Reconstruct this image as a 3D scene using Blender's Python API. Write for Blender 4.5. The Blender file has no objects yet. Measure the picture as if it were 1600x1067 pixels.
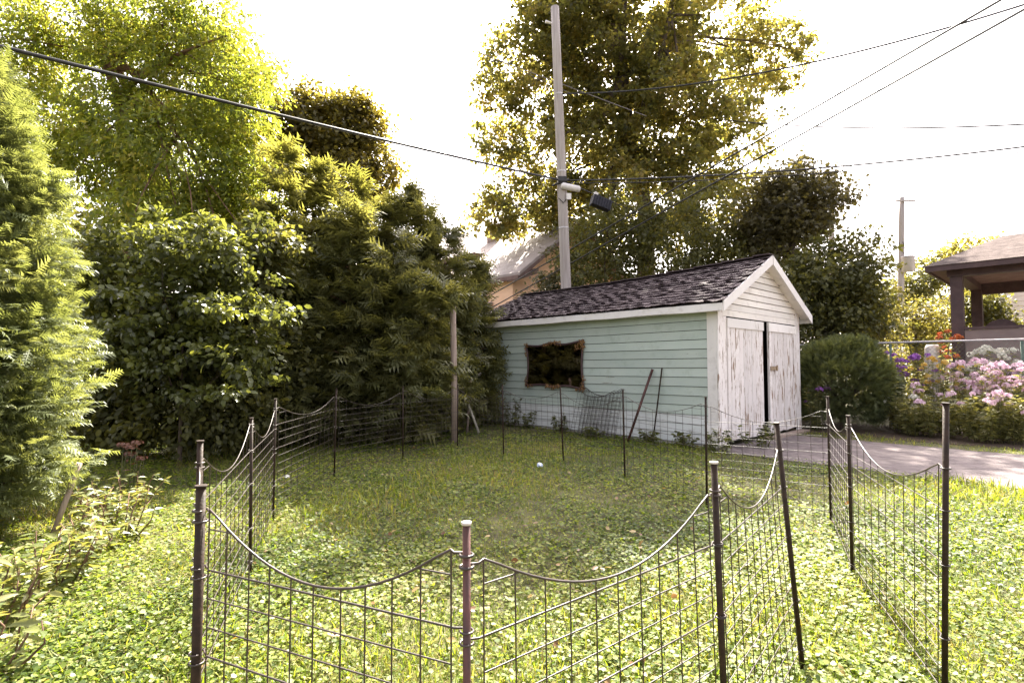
import bpy, math, random
import numpy as np
from mathutils import Vector, Matrix

R = math.radians
rng = np.random.default_rng(7)
random.seed(7)
scene = bpy.context.scene
col = scene.collection

# ------------------------------------------------------------------ camera
CAM_H = 1.5
FPX = 850.0
PITCH = math.atan(37.0 / FPX)
cam_d = bpy.data.cameras.new('camera')
cam = bpy.data.objects.new('camera', cam_d)
col.objects.link(cam)
cam.location = (0, 0, CAM_H)
cam.rotation_euler = (math.pi / 2 + PITCH, 0, 0)
cam_d.sensor_width = 36.0
cam_d.lens = 36.0 * FPX / 1600.0
cam_d.clip_start = 0.05
cam_d.clip_end = 2000
scene.camera = cam

# ------------------------------------------------------------------ light
SUN_AZ, SUN_EL = R(13.5), R(48.0)          # azimuth measured from +Y towards +X
world = bpy.data.worlds.new('World')
scene.world = world
world.use_nodes = True
wn = world.node_tree
bg = wn.nodes['Background']
sky = wn.nodes.new('ShaderNodeTexSky')
sky.sky_type = 'NISHITA'
sky.sun_disc = False
sky.sun_elevation = SUN_EL
sky.sun_rotation = SUN_AZ
sky.air_density = 1.0
sky.dust_density = 5.0
sky.ozone_density = 0.6
hs = wn.nodes.new('ShaderNodeHueSaturation')      # thin bright haze: the sky is nearly white
hs.inputs['Saturation'].default_value = 0.30
tn = wn.nodes.new('ShaderNodeMix'); tn.data_type = 'RGBA'; tn.blend_type = 'MULTIPLY'; tn.inputs[0].default_value = 1.0
tn.inputs[7].default_value = (1.05, .98, .97, 1)
wn.links.new(sky.outputs['Color'], hs.inputs['Color'])
wn.links.new(hs.outputs['Color'], tn.inputs[6])
wn.links.new(tn.outputs[2], bg.inputs['Color'])
bg.inputs['Strength'].default_value = 0.09

sun_d = bpy.data.lights.new('sun', 'SUN')
sun_d.energy = 5.0
sun_d.angle = R(0.5)
sun_d.color = (1.0, 0.93, 0.80)
sun = bpy.data.objects.new('sun', sun_d)
col.objects.link(sun)
to_sun = Vector((math.sin(SUN_AZ) * math.cos(SUN_EL), math.cos(SUN_AZ) * math.cos(SUN_EL), math.sin(SUN_EL)))
sun.rotation_euler = to_sun.to_track_quat('Z', 'Y').to_euler()
sun.location = (5, 30, 40)

vs = scene.view_settings
vs.view_transform = 'Standard'
vs.look = 'None'
vs.exposure = 2.9
vs.gamma = 1.0
vs.use_curve_mapping = False
scene.cycles.diffuse_bounces = 4
scene.cycles.max_bounces = 10

# ------------------------------------------------------------------ helpers
def at(px, py, Y):
    """world point seen at photograph pixel (px, py) at forward distance Y"""
    cx = (px - 800.0) / FPX
    cz = (533.5 - py) / FPX
    d = Vector((cx, math.cos(PITCH) - cz * math.sin(PITCH), math.sin(PITCH) + cz * math.cos(PITCH)))
    return Vector((0, 0, CAM_H)) + d * (Y / d.y)

def gx(px, Y):
    return (px - 800.0) / FPX * Y

def link(o, parent=None):
    col.objects.link(o)
    if parent is not None:
        o.parent = parent
        o.matrix_parent_inverse = parent.matrix_basis.inverted()
    return o

def tag(o, label=None, cat=None, group=None, kind=None):
    if label: o['label'] = label
    if cat: o['category'] = cat
    if group: o['group'] = group
    if kind: o['kind'] = kind
    return o

def empty(name, loc, label=None, cat=None, group=None):
    o = bpy.data.objects.new(name, None)
    o.location = loc
    o.empty_display_size = 0.2
    col.objects.link(o)
    return tag(o, label, cat, group)

def obj(name, me, parent=None, mat=None):
    o = bpy.data.objects.new(name, me)
    if mat is not None and len(me.materials) == 0:
        me.materials.append(mat)
    return link(o, parent)

def unit(a):
    return a / np.maximum(np.linalg.norm(a, axis=-1, keepdims=True), 1e-9)

class MB:
    """collects shapes that become one mesh"""
    def __init__(s):
        s.v = []; s.f = []; s.sm = []
    def add(s, vs, fs, smooth=False):
        o = len(s.v)
        s.v.extend([tuple(x) for x in vs])
        s.f.extend([tuple(i + o for i in f) for f in fs])
        s.sm.extend([smooth] * len(fs))
        return s
    def box(s, c, ax, ay, az):
        """box by centre and three half-extent vectors"""
        c, ax, ay, az = Vector(c), Vector(ax), Vector(ay), Vector(az)
        vs = []
        for k in (-1, 1):
            for j in (-1, 1):
                for i in (-1, 1):
                    vs.append(c + ax * i + ay * j + az * k)
        fs = [(0, 2, 3, 1), (4, 5, 7, 6), (0, 1, 5, 4), (2, 6, 7, 3), (0, 4, 6, 2), (1, 3, 7, 5)]
        return s.add(vs, fs)
    def hexa(s, b, t):
        """prism between polygon b and polygon t (same number of points)"""
        n = len(b)
        fs = [tuple(range(n - 1, -1, -1)), tuple(range(n, 2 * n))]
        for i in range(n):
            j = (i + 1) % n
            fs.append((i, j, n + j, n + i))
        return s.add(list(b) + list(t), fs)
    def tube(s, pts, rad, n=6, cap=True, smooth=True):
        pts = [Vector(p) for p in pts]
        if not hasattr(rad, '__len__'):
            rad = [rad] * len(pts)
        vs = []
        prev = None
        for i, p in enumerate(pts):
            t = (pts[min(i + 1, len(pts) - 1)] - pts[max(i - 1, 0)])
            if t.length < 1e-9: t = Vector((0, 0, 1))
            t.normalize()
            if prev is None:
                a = Vector((1, 0, 0)) if abs(t.x) < 0.8 else Vector((0, 1, 0))
                x = (a - t * a.dot(t)).normalized()
            else:
                x = (prev - t * prev.dot(t))
                x = x.normalized() if x.length > 1e-6 else t.orthogonal().normalized()
            prev = x
            y = t.cross(x)
            for k in range(n):
                an = 2 * math.pi * k / n
                vs.append(p + (x * math.cos(an) + y * math.sin(an)) * rad[i])
        fs = []
        for i in range(len(pts) - 1):
            for k in range(n):
                k2 = (k + 1) % n
                fs.append((i * n + k, i * n + k2, (i + 1) * n + k2, (i + 1) * n + k))
        s.add(vs, fs, smooth)
        if cap:
            o = len(s.v) - len(vs)
            s.f.append(tuple(o + k for k in range(n - 1, -1, -1))); s.sm.append(False)
            s.f.append(tuple(o + (len(pts) - 1) * n + k for k in range(n))); s.sm.append(False)
        return s
    def mesh(s, name, mat=None):
        me = bpy.data.meshes.new(name)
        me.from_pydata(s.v, [], s.f)
        me.polygons.foreach_set('use_smooth', s.sm)
        if mat is not None: me.materials.append(mat)
        me.update()
        return me
    def build(s, name, mat, parent=None):
        return obj(name, s.mesh(name, mat), parent)

def np_mesh(name, V, faces, mat, rnd=None):
    """faces: list of (m, k) integer arrays"""
    me = bpy.data.meshes.new(name)
    V = np.ascontiguousarray(V, dtype=np.float32)
    me.vertices.add(len(V))
    me.vertices.foreach_set('co', V.ravel())
    nl = sum(f.size for f in faces)
    npoly = sum(len(f) for f in faces)
    me.loops.add(nl)
    me.polygons.add(npoly)
    me.loops.foreach_set('vertex_index', np.concatenate([f.ravel() for f in faces]).astype(np.int32))
    tot = np.concatenate([np.full(len(f), f.shape[1], dtype=np.int32) for f in faces])
    st = np.concatenate([[0], np.cumsum(tot)[:-1]]).astype(np.int32)
    me.polygons.foreach_set('loop_start', st)
    me.materials.append(mat)
    if rnd is not None:
        at_ = me.attributes.new('rnd', 'FLOAT', 'POINT')
        at_.data.foreach_set('value', np.ascontiguousarray(rnd, dtype=np.float32))
    me.update(calc_edges=True)
    return me

# leaf templates: x across, y along, z normal
T_DIAMOND = (np.array([(0, 0, 0), (.34, .45, .06), (0, 1, -.05), (-.34, .45, .06)]), [np.array([(0, 1, 2), (0, 2, 3)])])
T_NARROW = (np.array([(0, 0, 0), (.2, .45, .05), (0, 1, -.08), (-.2, .45, .05)]), [np.array([(0, 1, 2), (0, 2, 3)])])
T_WIDE = (np.array([(0, 0, 0), (.46, .42, .07), (0, 1, -.08), (-.46, .42, .07)]), [np.array([(0, 1, 2), (0, 2, 3)])])
T_LANCE = (np.array([(0, 0, 0), (.17, .35, .05), (.12, .7, .0), (0, 1, -.12), (-.12, .7, .0), (-.17, .35, .05), (0, .38, -.01), (0, .7, -.05)]),
           [np.array([(0, 1, 6), (0, 6, 5), (2, 3, 7), (3, 4, 7)]), np.array([(1, 2, 7, 6), (6, 7, 4, 5)])])
T_OVAL = (np.array([(0, 0, 0), (.27, .25, .06), (.3, .6, .05), (0, 1, -.1), (-.3, .6, .05), (-.27, .25, .06), (0, .45, -.02)]),
          [np.array([(0, 1, 6), (0, 6, 5), (2, 3, 6), (3, 4, 6)]), np.array([(1, 2, 6), (6, 4, 5)])])
_m = []
for _a, _r in ((-90, .30), (-35, .95), (0, .42), (30, 1.0), (62, .5), (90, 1.15), (118, .5), (150, 1.0), (180, .42), (215, .95)):
    _m.append((_r * .55 * math.cos(R(_a)), .42 + _r * .5 * math.sin(R(_a)), .05 * abs(math.cos(R(_a)))))
T_MAPLE = (np.array([(0, .42, 0)] + _m), [np.array([(0, i, i % 10 + 1) for i in range(1, 11)])])
T_ROUND = (np.array([(.0, 0, 0), (.45, .18, .05), (.5, .62, .06), (0, .95, 0), (-.5, .62, .06), (-.45, .18, .05)]),
           [np.array([(0, 1, 2, 3), (0, 3, 4, 5)])])
def spray_template(n, wid=.33, bl=.07):
    v = []; f = []
    def tri(a, b, w):
        d = (b[0] - a[0], b[1] - a[1]); L = math.hypot(*d)
        nx, ny = -d[1] / L * w, d[0] / L * w
        o = len(v)
        v.extend([(a[0] - nx, a[1] - ny, a[2]), (a[0] + nx, a[1] + ny, a[2]), b])
        f.append((o, o + 1, o + 2))
    tri((0, 0, 0), (0, 1, -.14), bl * .6)
    for i in range(n):
        t = .08 + .8 * i / max(n - 1, 1)
        s = 1 if i % 2 else -1
        L = wid * (1.15 - .75 * t) * (.8 + .4 * ((i * 7) % 5) / 5)
        z0 = -.14 * t * t
        tri((0, t, z0), (s * L, t + L * .75, z0 - .06 * (1 + (i % 3))), bl)
    return (np.array(v), [np.array(f)])
T_SPRAY = spray_template(8, .42, .06)
T_SPRAY_FINE = spray_template(12, .38, .045)
T_BLADE = (np.array([(-.03, 0, 0), (.03, 0, 0), (.026, .5, .05), (-.026, .5, .05), (0, 1, .28)]), [np.array([(0, 1, 2, 3)]), np.array([(3, 2, 4)])])

def leaves(name, pts, ydir, nrm, size, tmpl, rnd, mat, parent=None):
    """one mesh of leaf shapes; ydir leaf direction, nrm rough normal"""
    tv, tf = tmpl
    N, k = len(pts), len(tv)
    y = unit(ydir)
    n = nrm - (nrm * y).sum(1, keepdims=True) * y
    bad = np.linalg.norm(n, axis=1) < 1e-3
    n[bad] += (0.3, 0.2, 0.9)
    n = unit(n - (n * y).sum(1, keepdims=True) * y)
    x = np.cross(y, n)
    s = np.asarray(size).reshape(-1, 1, 1) * np.ones((N, 1, 1))
    V = pts[:, None, :] + s * (tv[None, :, 0:1] * x[:, None, :] + tv[None, :, 1:2] * y[:, None, :] + tv[None, :, 2:3] * n[:, None, :])
    base = (np.arange(N) * k)[:, None, None]
    F = [(f[None] + base).reshape(-1, f.shape[1]) for f in tf]
    me = np_mesh(name, V.reshape(-1, 3), F, mat, np.repeat(rnd, k))
    return obj(name, me, parent)

def rand_dir(n):
    return unit(rng.normal(size=(n, 3)))

# ------------------------------------------------------------------ materials
def new_mat(name):
    m = bpy.data.materials.new(name)
    m.use_nodes = True
    nt = m.node_tree
    nt.nodes.clear()
    out = nt.nodes.new('ShaderNodeOutputMaterial')
    return m, nt, out

def ramp(nt, stops, interp='LINEAR'):
    r = nt.nodes.new('ShaderNodeValToRGB')
    r.color_ramp.interpolation = interp
    e = r.color_ramp.elements
    while len(e) > 1: e.remove(e[-1])
    e[0].position = stops[0][0]; e[0].color = (*stops[0][1], 1)
    for p, c in stops[1:]:
        q = e.new(p); q.color = (*c, 1)
    return r

def leaf_mat(name, cols, trans=.4, tboost=1.6, rough=.45, spec=.4, tint=(1.1, 1.0, .45)):
    """cols: colours across the per-leaf random value"""
    m, nt, out = new_mat(name)
    a = nt.nodes.new('ShaderNodeAttribute'); a.attribute_name = 'rnd'
    n = len(cols)
    rp = ramp(nt, [(i / (n - 1), c) for i, c in enumerate(cols)])
    nt.links.new(a.outputs['Fac'], rp.inputs[0])
    p = nt.nodes.new('ShaderNodeBsdfPrincipled')
    p.inputs['Roughness'].default_value = rough
    p.inputs['Specular IOR Level'].default_value = spec
    nt.links.new(rp.outputs[0], p.inputs['Base Color'])
    t = nt.nodes.new('ShaderNodeBsdfTranslucent')
    mul = nt.nodes.new('ShaderNodeMix'); mul.data_type = 'RGBA'; mul.blend_type = 'MULTIPLY'
    mul.inputs[0].default_value = 1.0
    nt.links.new(rp.outputs[0], mul.inputs[6])
    mul.inputs[7].default_value = (tboost * tint[0], tboost * tint[1], tboost * tint[2], 1)
    nt.links.new(mul.outputs[2], t.inputs['Color'])
    mx = nt.nodes.new('ShaderNodeMixShader'); mx.inputs[0].default_value = trans
    nt.links.new(p.outputs[0], mx.inputs[1]); nt.links.new(t.outputs[0], mx.inputs[2])
    nt.links.new(mx.outputs[0], out.inputs[0])
    return m

def surf_mat(name, c1, c2, scale=(4, 4, 4), rough=.8, bump=.2, detail=6, metal=0., spec=.3, bump_scale=None, pos=(.35, .65), bdist=.01):
    """two-tone noise surface with fine relief"""
    m, nt, out = new_mat(name)
    tc = nt.nodes.new('ShaderNodeTexCoord')
    mp = nt.nodes.new('ShaderNodeMapping'); mp.inputs['Scale'].default_value = scale
    nt.links.new(tc.outputs['Object'], mp.inputs[0])
    nz = nt.nodes.new('ShaderNodeTexNoise'); nz.inputs['Scale'].default_value = 1.0
    nz.inputs['Detail'].default_value = detail; nz.inputs['Roughness'].default_value = .62
    nt.links.new(mp.outputs[0], nz.inputs['Vector'])
    rp = ramp(nt, [(pos[0], c1), (pos[1], c2)])
    nt.links.new(nz.outputs['Fac'], rp.inputs[0])
    p = nt.nodes.new('ShaderNodeBsdfPrincipled')
    p.inputs['Roughness'].default_value = rough
    p.inputs['Metallic'].default_value = metal
    p.inputs['Specular IOR Level'].default_value = spec
    nt.links.new(rp.outputs[0], p.inputs['Base Color'])
    nz2 = nt.nodes.new('ShaderNodeTexNoise')
    nz2.inputs['Scale'].default_value = bump_scale or 3.0
    nz2.inputs['Detail'].default_value = 8
    nt.links.new(mp.outputs[0], nz2.inputs['Vector'])
    b = nt.nodes.new('ShaderNodeBump'); b.inputs['Strength'].default_value = bump; b.inputs['Distance'].default_value = bdist
    nt.links.new(nz2.outputs['Fac'], b.inputs['Height'])
    nt.links.new(b.outputs[0], p.inputs['Normal'])
    nt.links.new(p.outputs[0], out.inputs[0])
    m['bsdf'] = p.name
    return m

def paint_mat(name, paint1, paint2, wood, amount=.42, scale=(14, 14, 2.2), rough=.65, vary=.10, grime=(.25, .21, .18)):
    """old paint that flakes along the grain and shows wood"""
    m, nt, out = new_mat(name)
    tc = nt.nodes.new('ShaderNodeTexCoord')
    oi = nt.nodes.new('ShaderNodeObjectInfo')
    addv = nt.nodes.new('ShaderNodeVectorMath'); addv.operation = 'MULTIPLY_ADD'
    nt.links.new(oi.outputs['Random'], addv.inputs[0]); addv.inputs[1].default_value = (7, 3, 5)
    nt.links.new(tc.outputs['Object'], addv.inputs[2])
    mp = nt.nodes.new('ShaderNodeMapping'); mp.inputs['Scale'].default_value = scale
    nt.links.new(addv.outputs[0], mp.inputs[0])
    nz = nt.nodes.new('ShaderNodeTexNoise'); nz.inputs['Scale'].default_value = 1.0; nz.inputs['Detail'].default_value = 7
    nz.inputs['Roughness'].default_value = .68
    nt.links.new(mp.outputs[0], nz.inputs['Vector'])
    big = nt.nodes.new('ShaderNodeTexNoise'); big.inputs['Scale'].default_value = 1.3; big.inputs['Detail'].default_value = 3
    nt.links.new(addv.outputs[0], big.inputs['Vector'])
    ad = nt.nodes.new('ShaderNodeMath'); ad.operation = 'MULTIPLY_ADD'; ad.inputs[1].default_value = .35
    nt.links.new(big.outputs['Fac'], ad.inputs[0]); nt.links.new(nz.outputs['Fac'], ad.inputs[2])
    T = 1.23 - amount
    gt = ramp(nt, [(T - .015, (0, 0, 0)), (T + .015, (1, 1, 1))])
    nt.links.new(ad.outputs[0], gt.inputs[0])
    rp = ramp(nt, [(.3, paint1), (.7, paint2)])
    nt.links.new(big.outputs['Fac'], rp.inputs[0])
    hv = nt.nodes.new('ShaderNodeHueSaturation')
    mr = nt.nodes.new('ShaderNodeMapRange'); mr.inputs[3].default_value = 1 - vary; mr.inputs[4].default_value = 1 + vary
    nt.links.new(oi.outputs['Random'], mr.inputs[0]); nt.links.new(mr.outputs[0], hv.inputs['Value'])
    nt.links.new(rp.outputs[0], hv.inputs['Color'])
    # grime streaks
    gz = nt.nodes.new('ShaderNodeTexNoise'); gz.inputs['Scale'].default_value = 3.1; gz.inputs['Detail'].default_value = 9; gz.inputs['Roughness'].default_value = .75
    nt.links.new(addv.outputs[0], gz.inputs['Vector'])
    gr = ramp(nt, [(.52, (0, 0, 0)), (.8, (.55, .55, .55))])
    nt.links.new(gz.outputs['Fac'], gr.inputs[0])
    mg = nt.nodes.new('ShaderNodeMix'); mg.data_type = 'RGBA'
    nt.links.new(gr.outputs[0], mg.inputs[0]); nt.links.new(hv.outputs[0], mg.inputs[6]); mg.inputs[7].default_value = (*grime, 1)
    wz = nt.nodes.new('ShaderNodeTexNoise'); wz.inputs['Scale'].default_value = 2.5; wz.inputs['Detail'].default_value = 5
    nt.links.new(mp.outputs[0], wz.inputs['Vector'])
    wr = ramp(nt, [(.3, tuple(c * .55 for c in wood)), (.7, wood)])
    nt.links.new(wz.outputs['Fac'], wr.inputs[0])
    mx = nt.nodes.new('ShaderNodeMix'); mx.data_type = 'RGBA'
    nt.links.new(gt.outputs[0], mx.inputs[0])
    nt.links.new(wr.outputs[0], mx.inputs[7]); nt.links.new(mg.outputs[2], mx.inputs[6])
    p = nt.nodes.new('ShaderNodeBsdfPrincipled'); p.inputs['Roughness'].default_value = rough
    p.inputs['Specular IOR Level'].default_value = .3
    nt.links.new(mx.outputs[2], p.inputs['Base Color'])
    b = nt.nodes.new('ShaderNodeBump'); b.inputs['Strength'].default_value = .5; b.inputs['Distance'].default_value = .004
    sb = nt.nodes.new('ShaderNodeMath'); sb.operation = 'MULTIPLY_ADD'; sb.inputs[1].default_value = -1.0
    nt.links.new(gt.outputs[0], sb.inputs[0]); nt.links.new(nz.outputs['Fac'], sb.inputs[2])
    nt.links.new(sb.outputs[0], b.inputs['Height'])
    nt.links.new(b.outputs[0], p.inputs['Normal'])
    nt.links.new(p.outputs[0], out.inputs[0])
    return m

M = {}
M['soil'] = surf_mat('soil', (.045, .04, .022), (.10, .095, .04), (3, 3, 3), .95, .6, bdist=.03)
M['asphalt'] = surf_mat('asphalt', (.10, .082, .082), (.19, .157, .156), (5, 5, 5), .9, .5, bump_scale=40)
M['mulch'] = surf_mat('mulch', (.03, .022, .016), (.09, .06, .04), (20, 20, 20), .95, .8, bdist=.03)
M['bark'] = surf_mat('bark', (.06, .045, .035), (.15, .115, .095), (9, 9, 2), .95, .9, bdist=.03)
M['bark_red'] = surf_mat('bark_red', (.09, .05, .035), (.2, .12, .085), (9, 9, 2), .95, .9, bdist=.03)
M['pole_wood'] = surf_mat('pole_wood', (.27, .235, .225), (.40, .36, .345), (22, 22, 1.0), .9, .5)
M['old_wood'] = surf_mat('old_wood', (.20, .15, .125), (.37, .29, .25), (26, 26, 1.2), .9, .6)
M['pale_wood'] = surf_mat('pale_wood', (.33, .30, .26), (.5, .46, .40), (26, 26, 1.2), .9, .6)  # paler version of the weathered wood
M['siding'] = paint_mat('siding', (.39, .455, .415), (.45, .505, .46), (.20, .17, .14), .345, (1.6, 1.6, 26), .6, .09, (.20, .24, .18))
M['siding_pale'] = paint_mat('siding_pale', (.55, .58, .57), (.63, .64, .64), (.3, .25, .2), .34, (1.6, 1.6, 22), .65, .05)
M['white_paint'] = paint_mat('white_paint', (.70, .665, .65), (.78, .745, .73), (.30, .22, .16), .37, (16, 16, 2.6))
M['flaky_paint'] = paint_mat('flaky_paint', (.68, .63, .625), (.76, .72, .71), (.36, .25, .185), .475, (22, 22, 3.0))
M['gable_paint'] = paint_mat('gable_paint', (.70, .655, .62), (.78, .735, .69), (.32, .24, .18), .37, (3.5, 3.5, 20))
M['fascia_paint'] = paint_mat('fascia_paint', (.72, .68, .67), (.78, .75, .74), (.3, .23, .18), .36, (5, 5, 9))
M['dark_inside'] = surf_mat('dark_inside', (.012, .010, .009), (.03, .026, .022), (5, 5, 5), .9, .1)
M['concrete'] = surf_mat('concrete', (.30, .285, .27), (.42, .40, .38), (7, 7, 7), .9, .4)
M['black_metal'] = surf_mat('black_metal', (.014, .008, .005), (.032, .018, .011), (30, 30, 30), .6, .15, spec=.2)
M['rusty_metal'] = surf_mat('rusty_metal', (.028, .012, .010), (.10, .032, .026), (22, 22, 8), .5, .2, spec=.4)
M['wire'] = surf_mat('wire', (.018, .012, .011), (.04, .025, .022), (40, 40, 40), .4, .1, spec=.5)
M['cap'] = surf_mat('cap', (.35, .31, .30), (.55, .5, .48), (60, 60, 60), .5, .1)
M['latch'] = surf_mat('latch', (.25, .17, .10), (.5, .4, .3), (40, 40, 40), .5, .2, metal=.4)
M['cable'] = surf_mat('cable', (.012, .011, .012), (.03, .028, .03), (8, 8, 8), .5, .05, spec=.4)
M['cable_grey'] = surf_mat('cable_grey', (.10, .085, .09), (.17, .15, .15), (8, 8, 8), .5, .05, spec=.4)
M['white_plastic'] = surf_mat('white_plastic', (.58, .55, .54), (.7, .67, .66), (8, 8, 8), .5, .05)
M['blue_box'] = surf_mat('blue_box', (.008, .008, .014), (.022, .02, .035), (12, 12, 12), .5, .1, spec=.3)
M['grey_metal'] = surf_mat('grey_metal', (.36, .34, .35), (.46, .43, .44), (8, 8, 8), .5, .1, metal=.2)
M['green_metal'] = surf_mat('green_metal', (.05, .09, .07), (.10, .15, .12), (20, 20, 20), .45, .1, spec=.5)
M['roof_brown'] = surf_mat('roof_brown', (.15, .105, .1), (.3, .235, .22), (7, 7, 7), .9, .4)
M['dark_trim'] = surf_mat('dark_trim', (.055, .032, .034), (.085, .052, .052), (5, 5, 5), .55, .1)
M['taupe_panel'] = surf_mat('taupe_panel', (.19, .14, .135), (.23, .175, .165), (2, 2, 2), .7, .1)
M['cream'] = surf_mat('cream', (.62, .54, .50), (.70, .62, .57), (3, 3, 3), .75, .1)
M['white_house'] = surf_mat('white_house', (.62, .6, .62), (.72, .7, .71), (3, 3, 3), .75, .1)
M['soffit'] = surf_mat('soffit', (.12, .075, .07), (.18, .12, .11), (4, 4, 4), .8, .1)
M['litter'] = surf_mat('litter', (.42, .5, .8), (.75, .8, .9), (30, 30, 30), .4, .3)
M['litter_white'] = surf_mat('litter_white', (.7, .7, .68), (.85, .84, .82), (30, 30, 30), .5, .3)
M['gilt'] = surf_mat('gilt', (.10, .035, .015), (.50, .30, .12), (55, 55, 55), .45, .8, metal=.25, pos=(.42, .6), bdist=.02)
M['seed'] = leaf_mat('seed', [(.13, .06, .04), (.22, .10, .07)], .2)

def glass_mat(name, c, rough=.02):
    m, nt, out = new_mat(name)
    p = nt.nodes.new('ShaderNodeBsdfPrincipled')
    p.inputs['Base Color'].default_value = (*c, 1)
    p.inputs['Roughness'].default_value = rough
    p.inputs['Specular IOR Level'].default_value = .8
    nt.links.new(p.outputs[0], out.inputs[0])
    return m
M['pane'] = glass_mat('pane', (.05, .06, .07))
def mirror_mat():
    m, nt, out = new_mat('old_mirror')
    g = nt.nodes.new('ShaderNodeBsdfGlossy'); g.inputs['Roughness'].default_value = .05
    nz = nt.nodes.new('ShaderNodeTexNoise'); nz.inputs['Scale'].default_value = 5; nz.inputs['Detail'].default_value = 5
    tc = nt.nodes.new('ShaderNodeTexCoord'); nt.links.new(tc.outputs['Object'], nz.inputs['Vector'])
    rp = ramp(nt, [(.3, (.30, .24, .21)), (.75, (.62, .55, .48))]); nt.links.new(nz.outputs['Fac'], rp.inputs[0])
    nt.links.new(rp.outputs[0], g.inputs['Color'])
    nt.links.new(g.outputs[0], out.inputs[0])
    return m
M['mirror'] = mirror_mat()

def shingle_mat(name, c1, c2, c3):
    m, nt, out = new_mat(name)
    oi = nt.nodes.new('ShaderNodeObjectInfo')
    tc = nt.nodes.new('ShaderNodeTexCoord')
    nz = nt.nodes.new('ShaderNodeTexNoise'); nz.inputs['Scale'].default_value = 9; nz.inputs['Detail'].default_value = 9; nz.inputs['Roughness'].default_value = .75
    ad = nt.nodes.new('ShaderNodeVectorMath'); ad.operation = 'MULTIPLY_ADD'
    nt.links.new(oi.outputs['Random'], ad.inputs[0]); ad.inputs[1].default_value = (31, 17, 5)
    nt.links.new(tc.outputs['Object'], ad.inputs[2]); nt.links.new(ad.outputs[0], nz.inputs['Vector'])
    mr = nt.nodes.new('ShaderNodeMath'); mr.operation = 'MULTIPLY_ADD'; mr.inputs[1].default_value = .45; 
    sb = nt.nodes.new('ShaderNodeMath'); sb.operation = 'SUBTRACT'; sb.inputs[1].default_value = .22
    nt.links.new(nz.outputs['Fac'], sb.inputs[0])
    nt.links.new(oi.outputs['Random'], mr.inputs[0]); nt.links.new(sb.outputs[0], mr.inputs[2])
    rp = ramp(nt, [(.2, c1), (.55, c2), (.85, c3)]); nt.links.new(mr.outputs[0], rp.inputs[0])
    p = nt.nodes.new('ShaderNodeBsdfPrincipled'); p.inputs['Roughness'].default_value = .8; p.inputs['Specular IOR Level'].default_value = .35
    nt.links.new(rp.outputs[0], p.inputs['Base Color'])
    n2 = nt.nodes.new('ShaderNodeTexNoise'); n2.inputs['Scale'].default_value = 120; n2.inputs['Detail'].default_value = 4
    nt.links.new(tc.outputs['Object'], n2.inputs['Vector'])
    b = nt.nodes.new('ShaderNodeBump'); b.inputs['Strength'].default_value = .5; b.inputs['Distance'].default_value = .004
    nt.links.new(n2.outputs['Fac'], b.inputs['Height']); nt.links.new(b.outputs[0], p.inputs['Normal'])
    nt.links.new(p.outputs[0], out.inputs[0])
    return m
M['shingle'] = shingle_mat('shingle', (.03, .020, .024), (.062, .043, .049), (.10, .075, .08))

def lap_mat(name, c1, c2, pitch, axis_scale=1.0):
    """clapboard too far away to tell its boards apart"""
    m, nt, out = new_mat(name)
    tc = nt.nodes.new('ShaderNodeTexCoord')
    sp = nt.nodes.new('ShaderNodeSeparateXYZ'); nt.links.new(tc.outputs['Object'], sp.inputs[0])
    md = nt.nodes.new('ShaderNodeMath'); md.operation = 'FRACT'
    dv = nt.nodes.new('ShaderNodeMath'); dv.operation = 'DIVIDE'; dv.inputs[1].default_value = pitch
    nt.links.new(sp.outputs['Z'], dv.inputs[0]); nt.links.new(dv.outputs[0], md.inputs[0])
    nz = nt.nodes.new('ShaderNodeTexNoise'); nz.inputs['Scale'].default_value = 2; nz.inputs['Detail'].default_value = 6
    nt.links.new(tc.outputs['Object'], nz.inputs['Vector'])
    rp = ramp(nt, [(.3, c1), (.7, c2)]); nt.links.new(nz.outputs['Fac'], rp.inputs[0])
    p = nt.nodes.new('ShaderNodeBsdfPrincipled'); p.inputs['Roughness'].default_value = .7
    nt.links.new(rp.outputs[0], p.inputs['Base Color'])
    b = nt.nodes.new('ShaderNodeBump'); b.inputs['Strength'].default_value = 1; b.inputs['Distance'].default_value = .03
    b.invert = True
    nt.links.new(md.outputs[0], b.inputs['Height']); nt.links.new(b.outputs[0], p.inputs['Normal'])
    nt.links.new(p.outputs[0], out.inputs[0])
    return m
M['peach'] = lap_mat('peach', (.76, .47, .31), (.84, .55, .38), .15)
M['far_roof'] = lap_mat('far_roof', (.22, .18, .175), (.31, .26, .25), .19)
M['porch_roof'] = surf_mat('porch_roof', (.055, .043, .042), (.11, .088, .084), (5, 5, 26), 1.0, .5, spec=.05, bdist=.02)

# foliage
M['maple'] = leaf_mat('maple', [(.05, .055, .026), (.085, .088, .032), (.14, .128, .044), (.20, .155, .05)], .64, 2.3, .45, .45, (1.08, 1.0, .52))
M['round_maple'] = leaf_mat('round_maple', [(.06, .058, .022), (.105, .095, .028), (.17, .135, .036)], .52, 1.9)
M['elder'] = leaf_mat('elder', [(.07, .10, .022), (.12, .15, .028), (.18, .195, .034), (.25, .21, .05)], .55, 1.9, .45, .45, (1.06, 1.0, .52))
M['dark_maple'] = leaf_mat('dark_maple', [(.05, .046, .03), (.09, .082, .04), (.135, .12, .05)], .45, 1.8)
M['shrub_dark'] = leaf_mat('shrub_dark', [(.045, .05, .022), (.09, .094, .034), (.155, .15, .05)], .48, 1.8)
M['shrub_glossy'] = leaf_mat('shrub_glossy', [(.045, .055, .022), (.085, .10, .032), (.15, .165, .045)], .42, 1.9, .32, .6)
M['cedar'] = leaf_mat('cedar', [(.06, .068, .03), (.125, .13, .055), (.215, .21, .09)], .44, 1.8, .45, .5)
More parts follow.
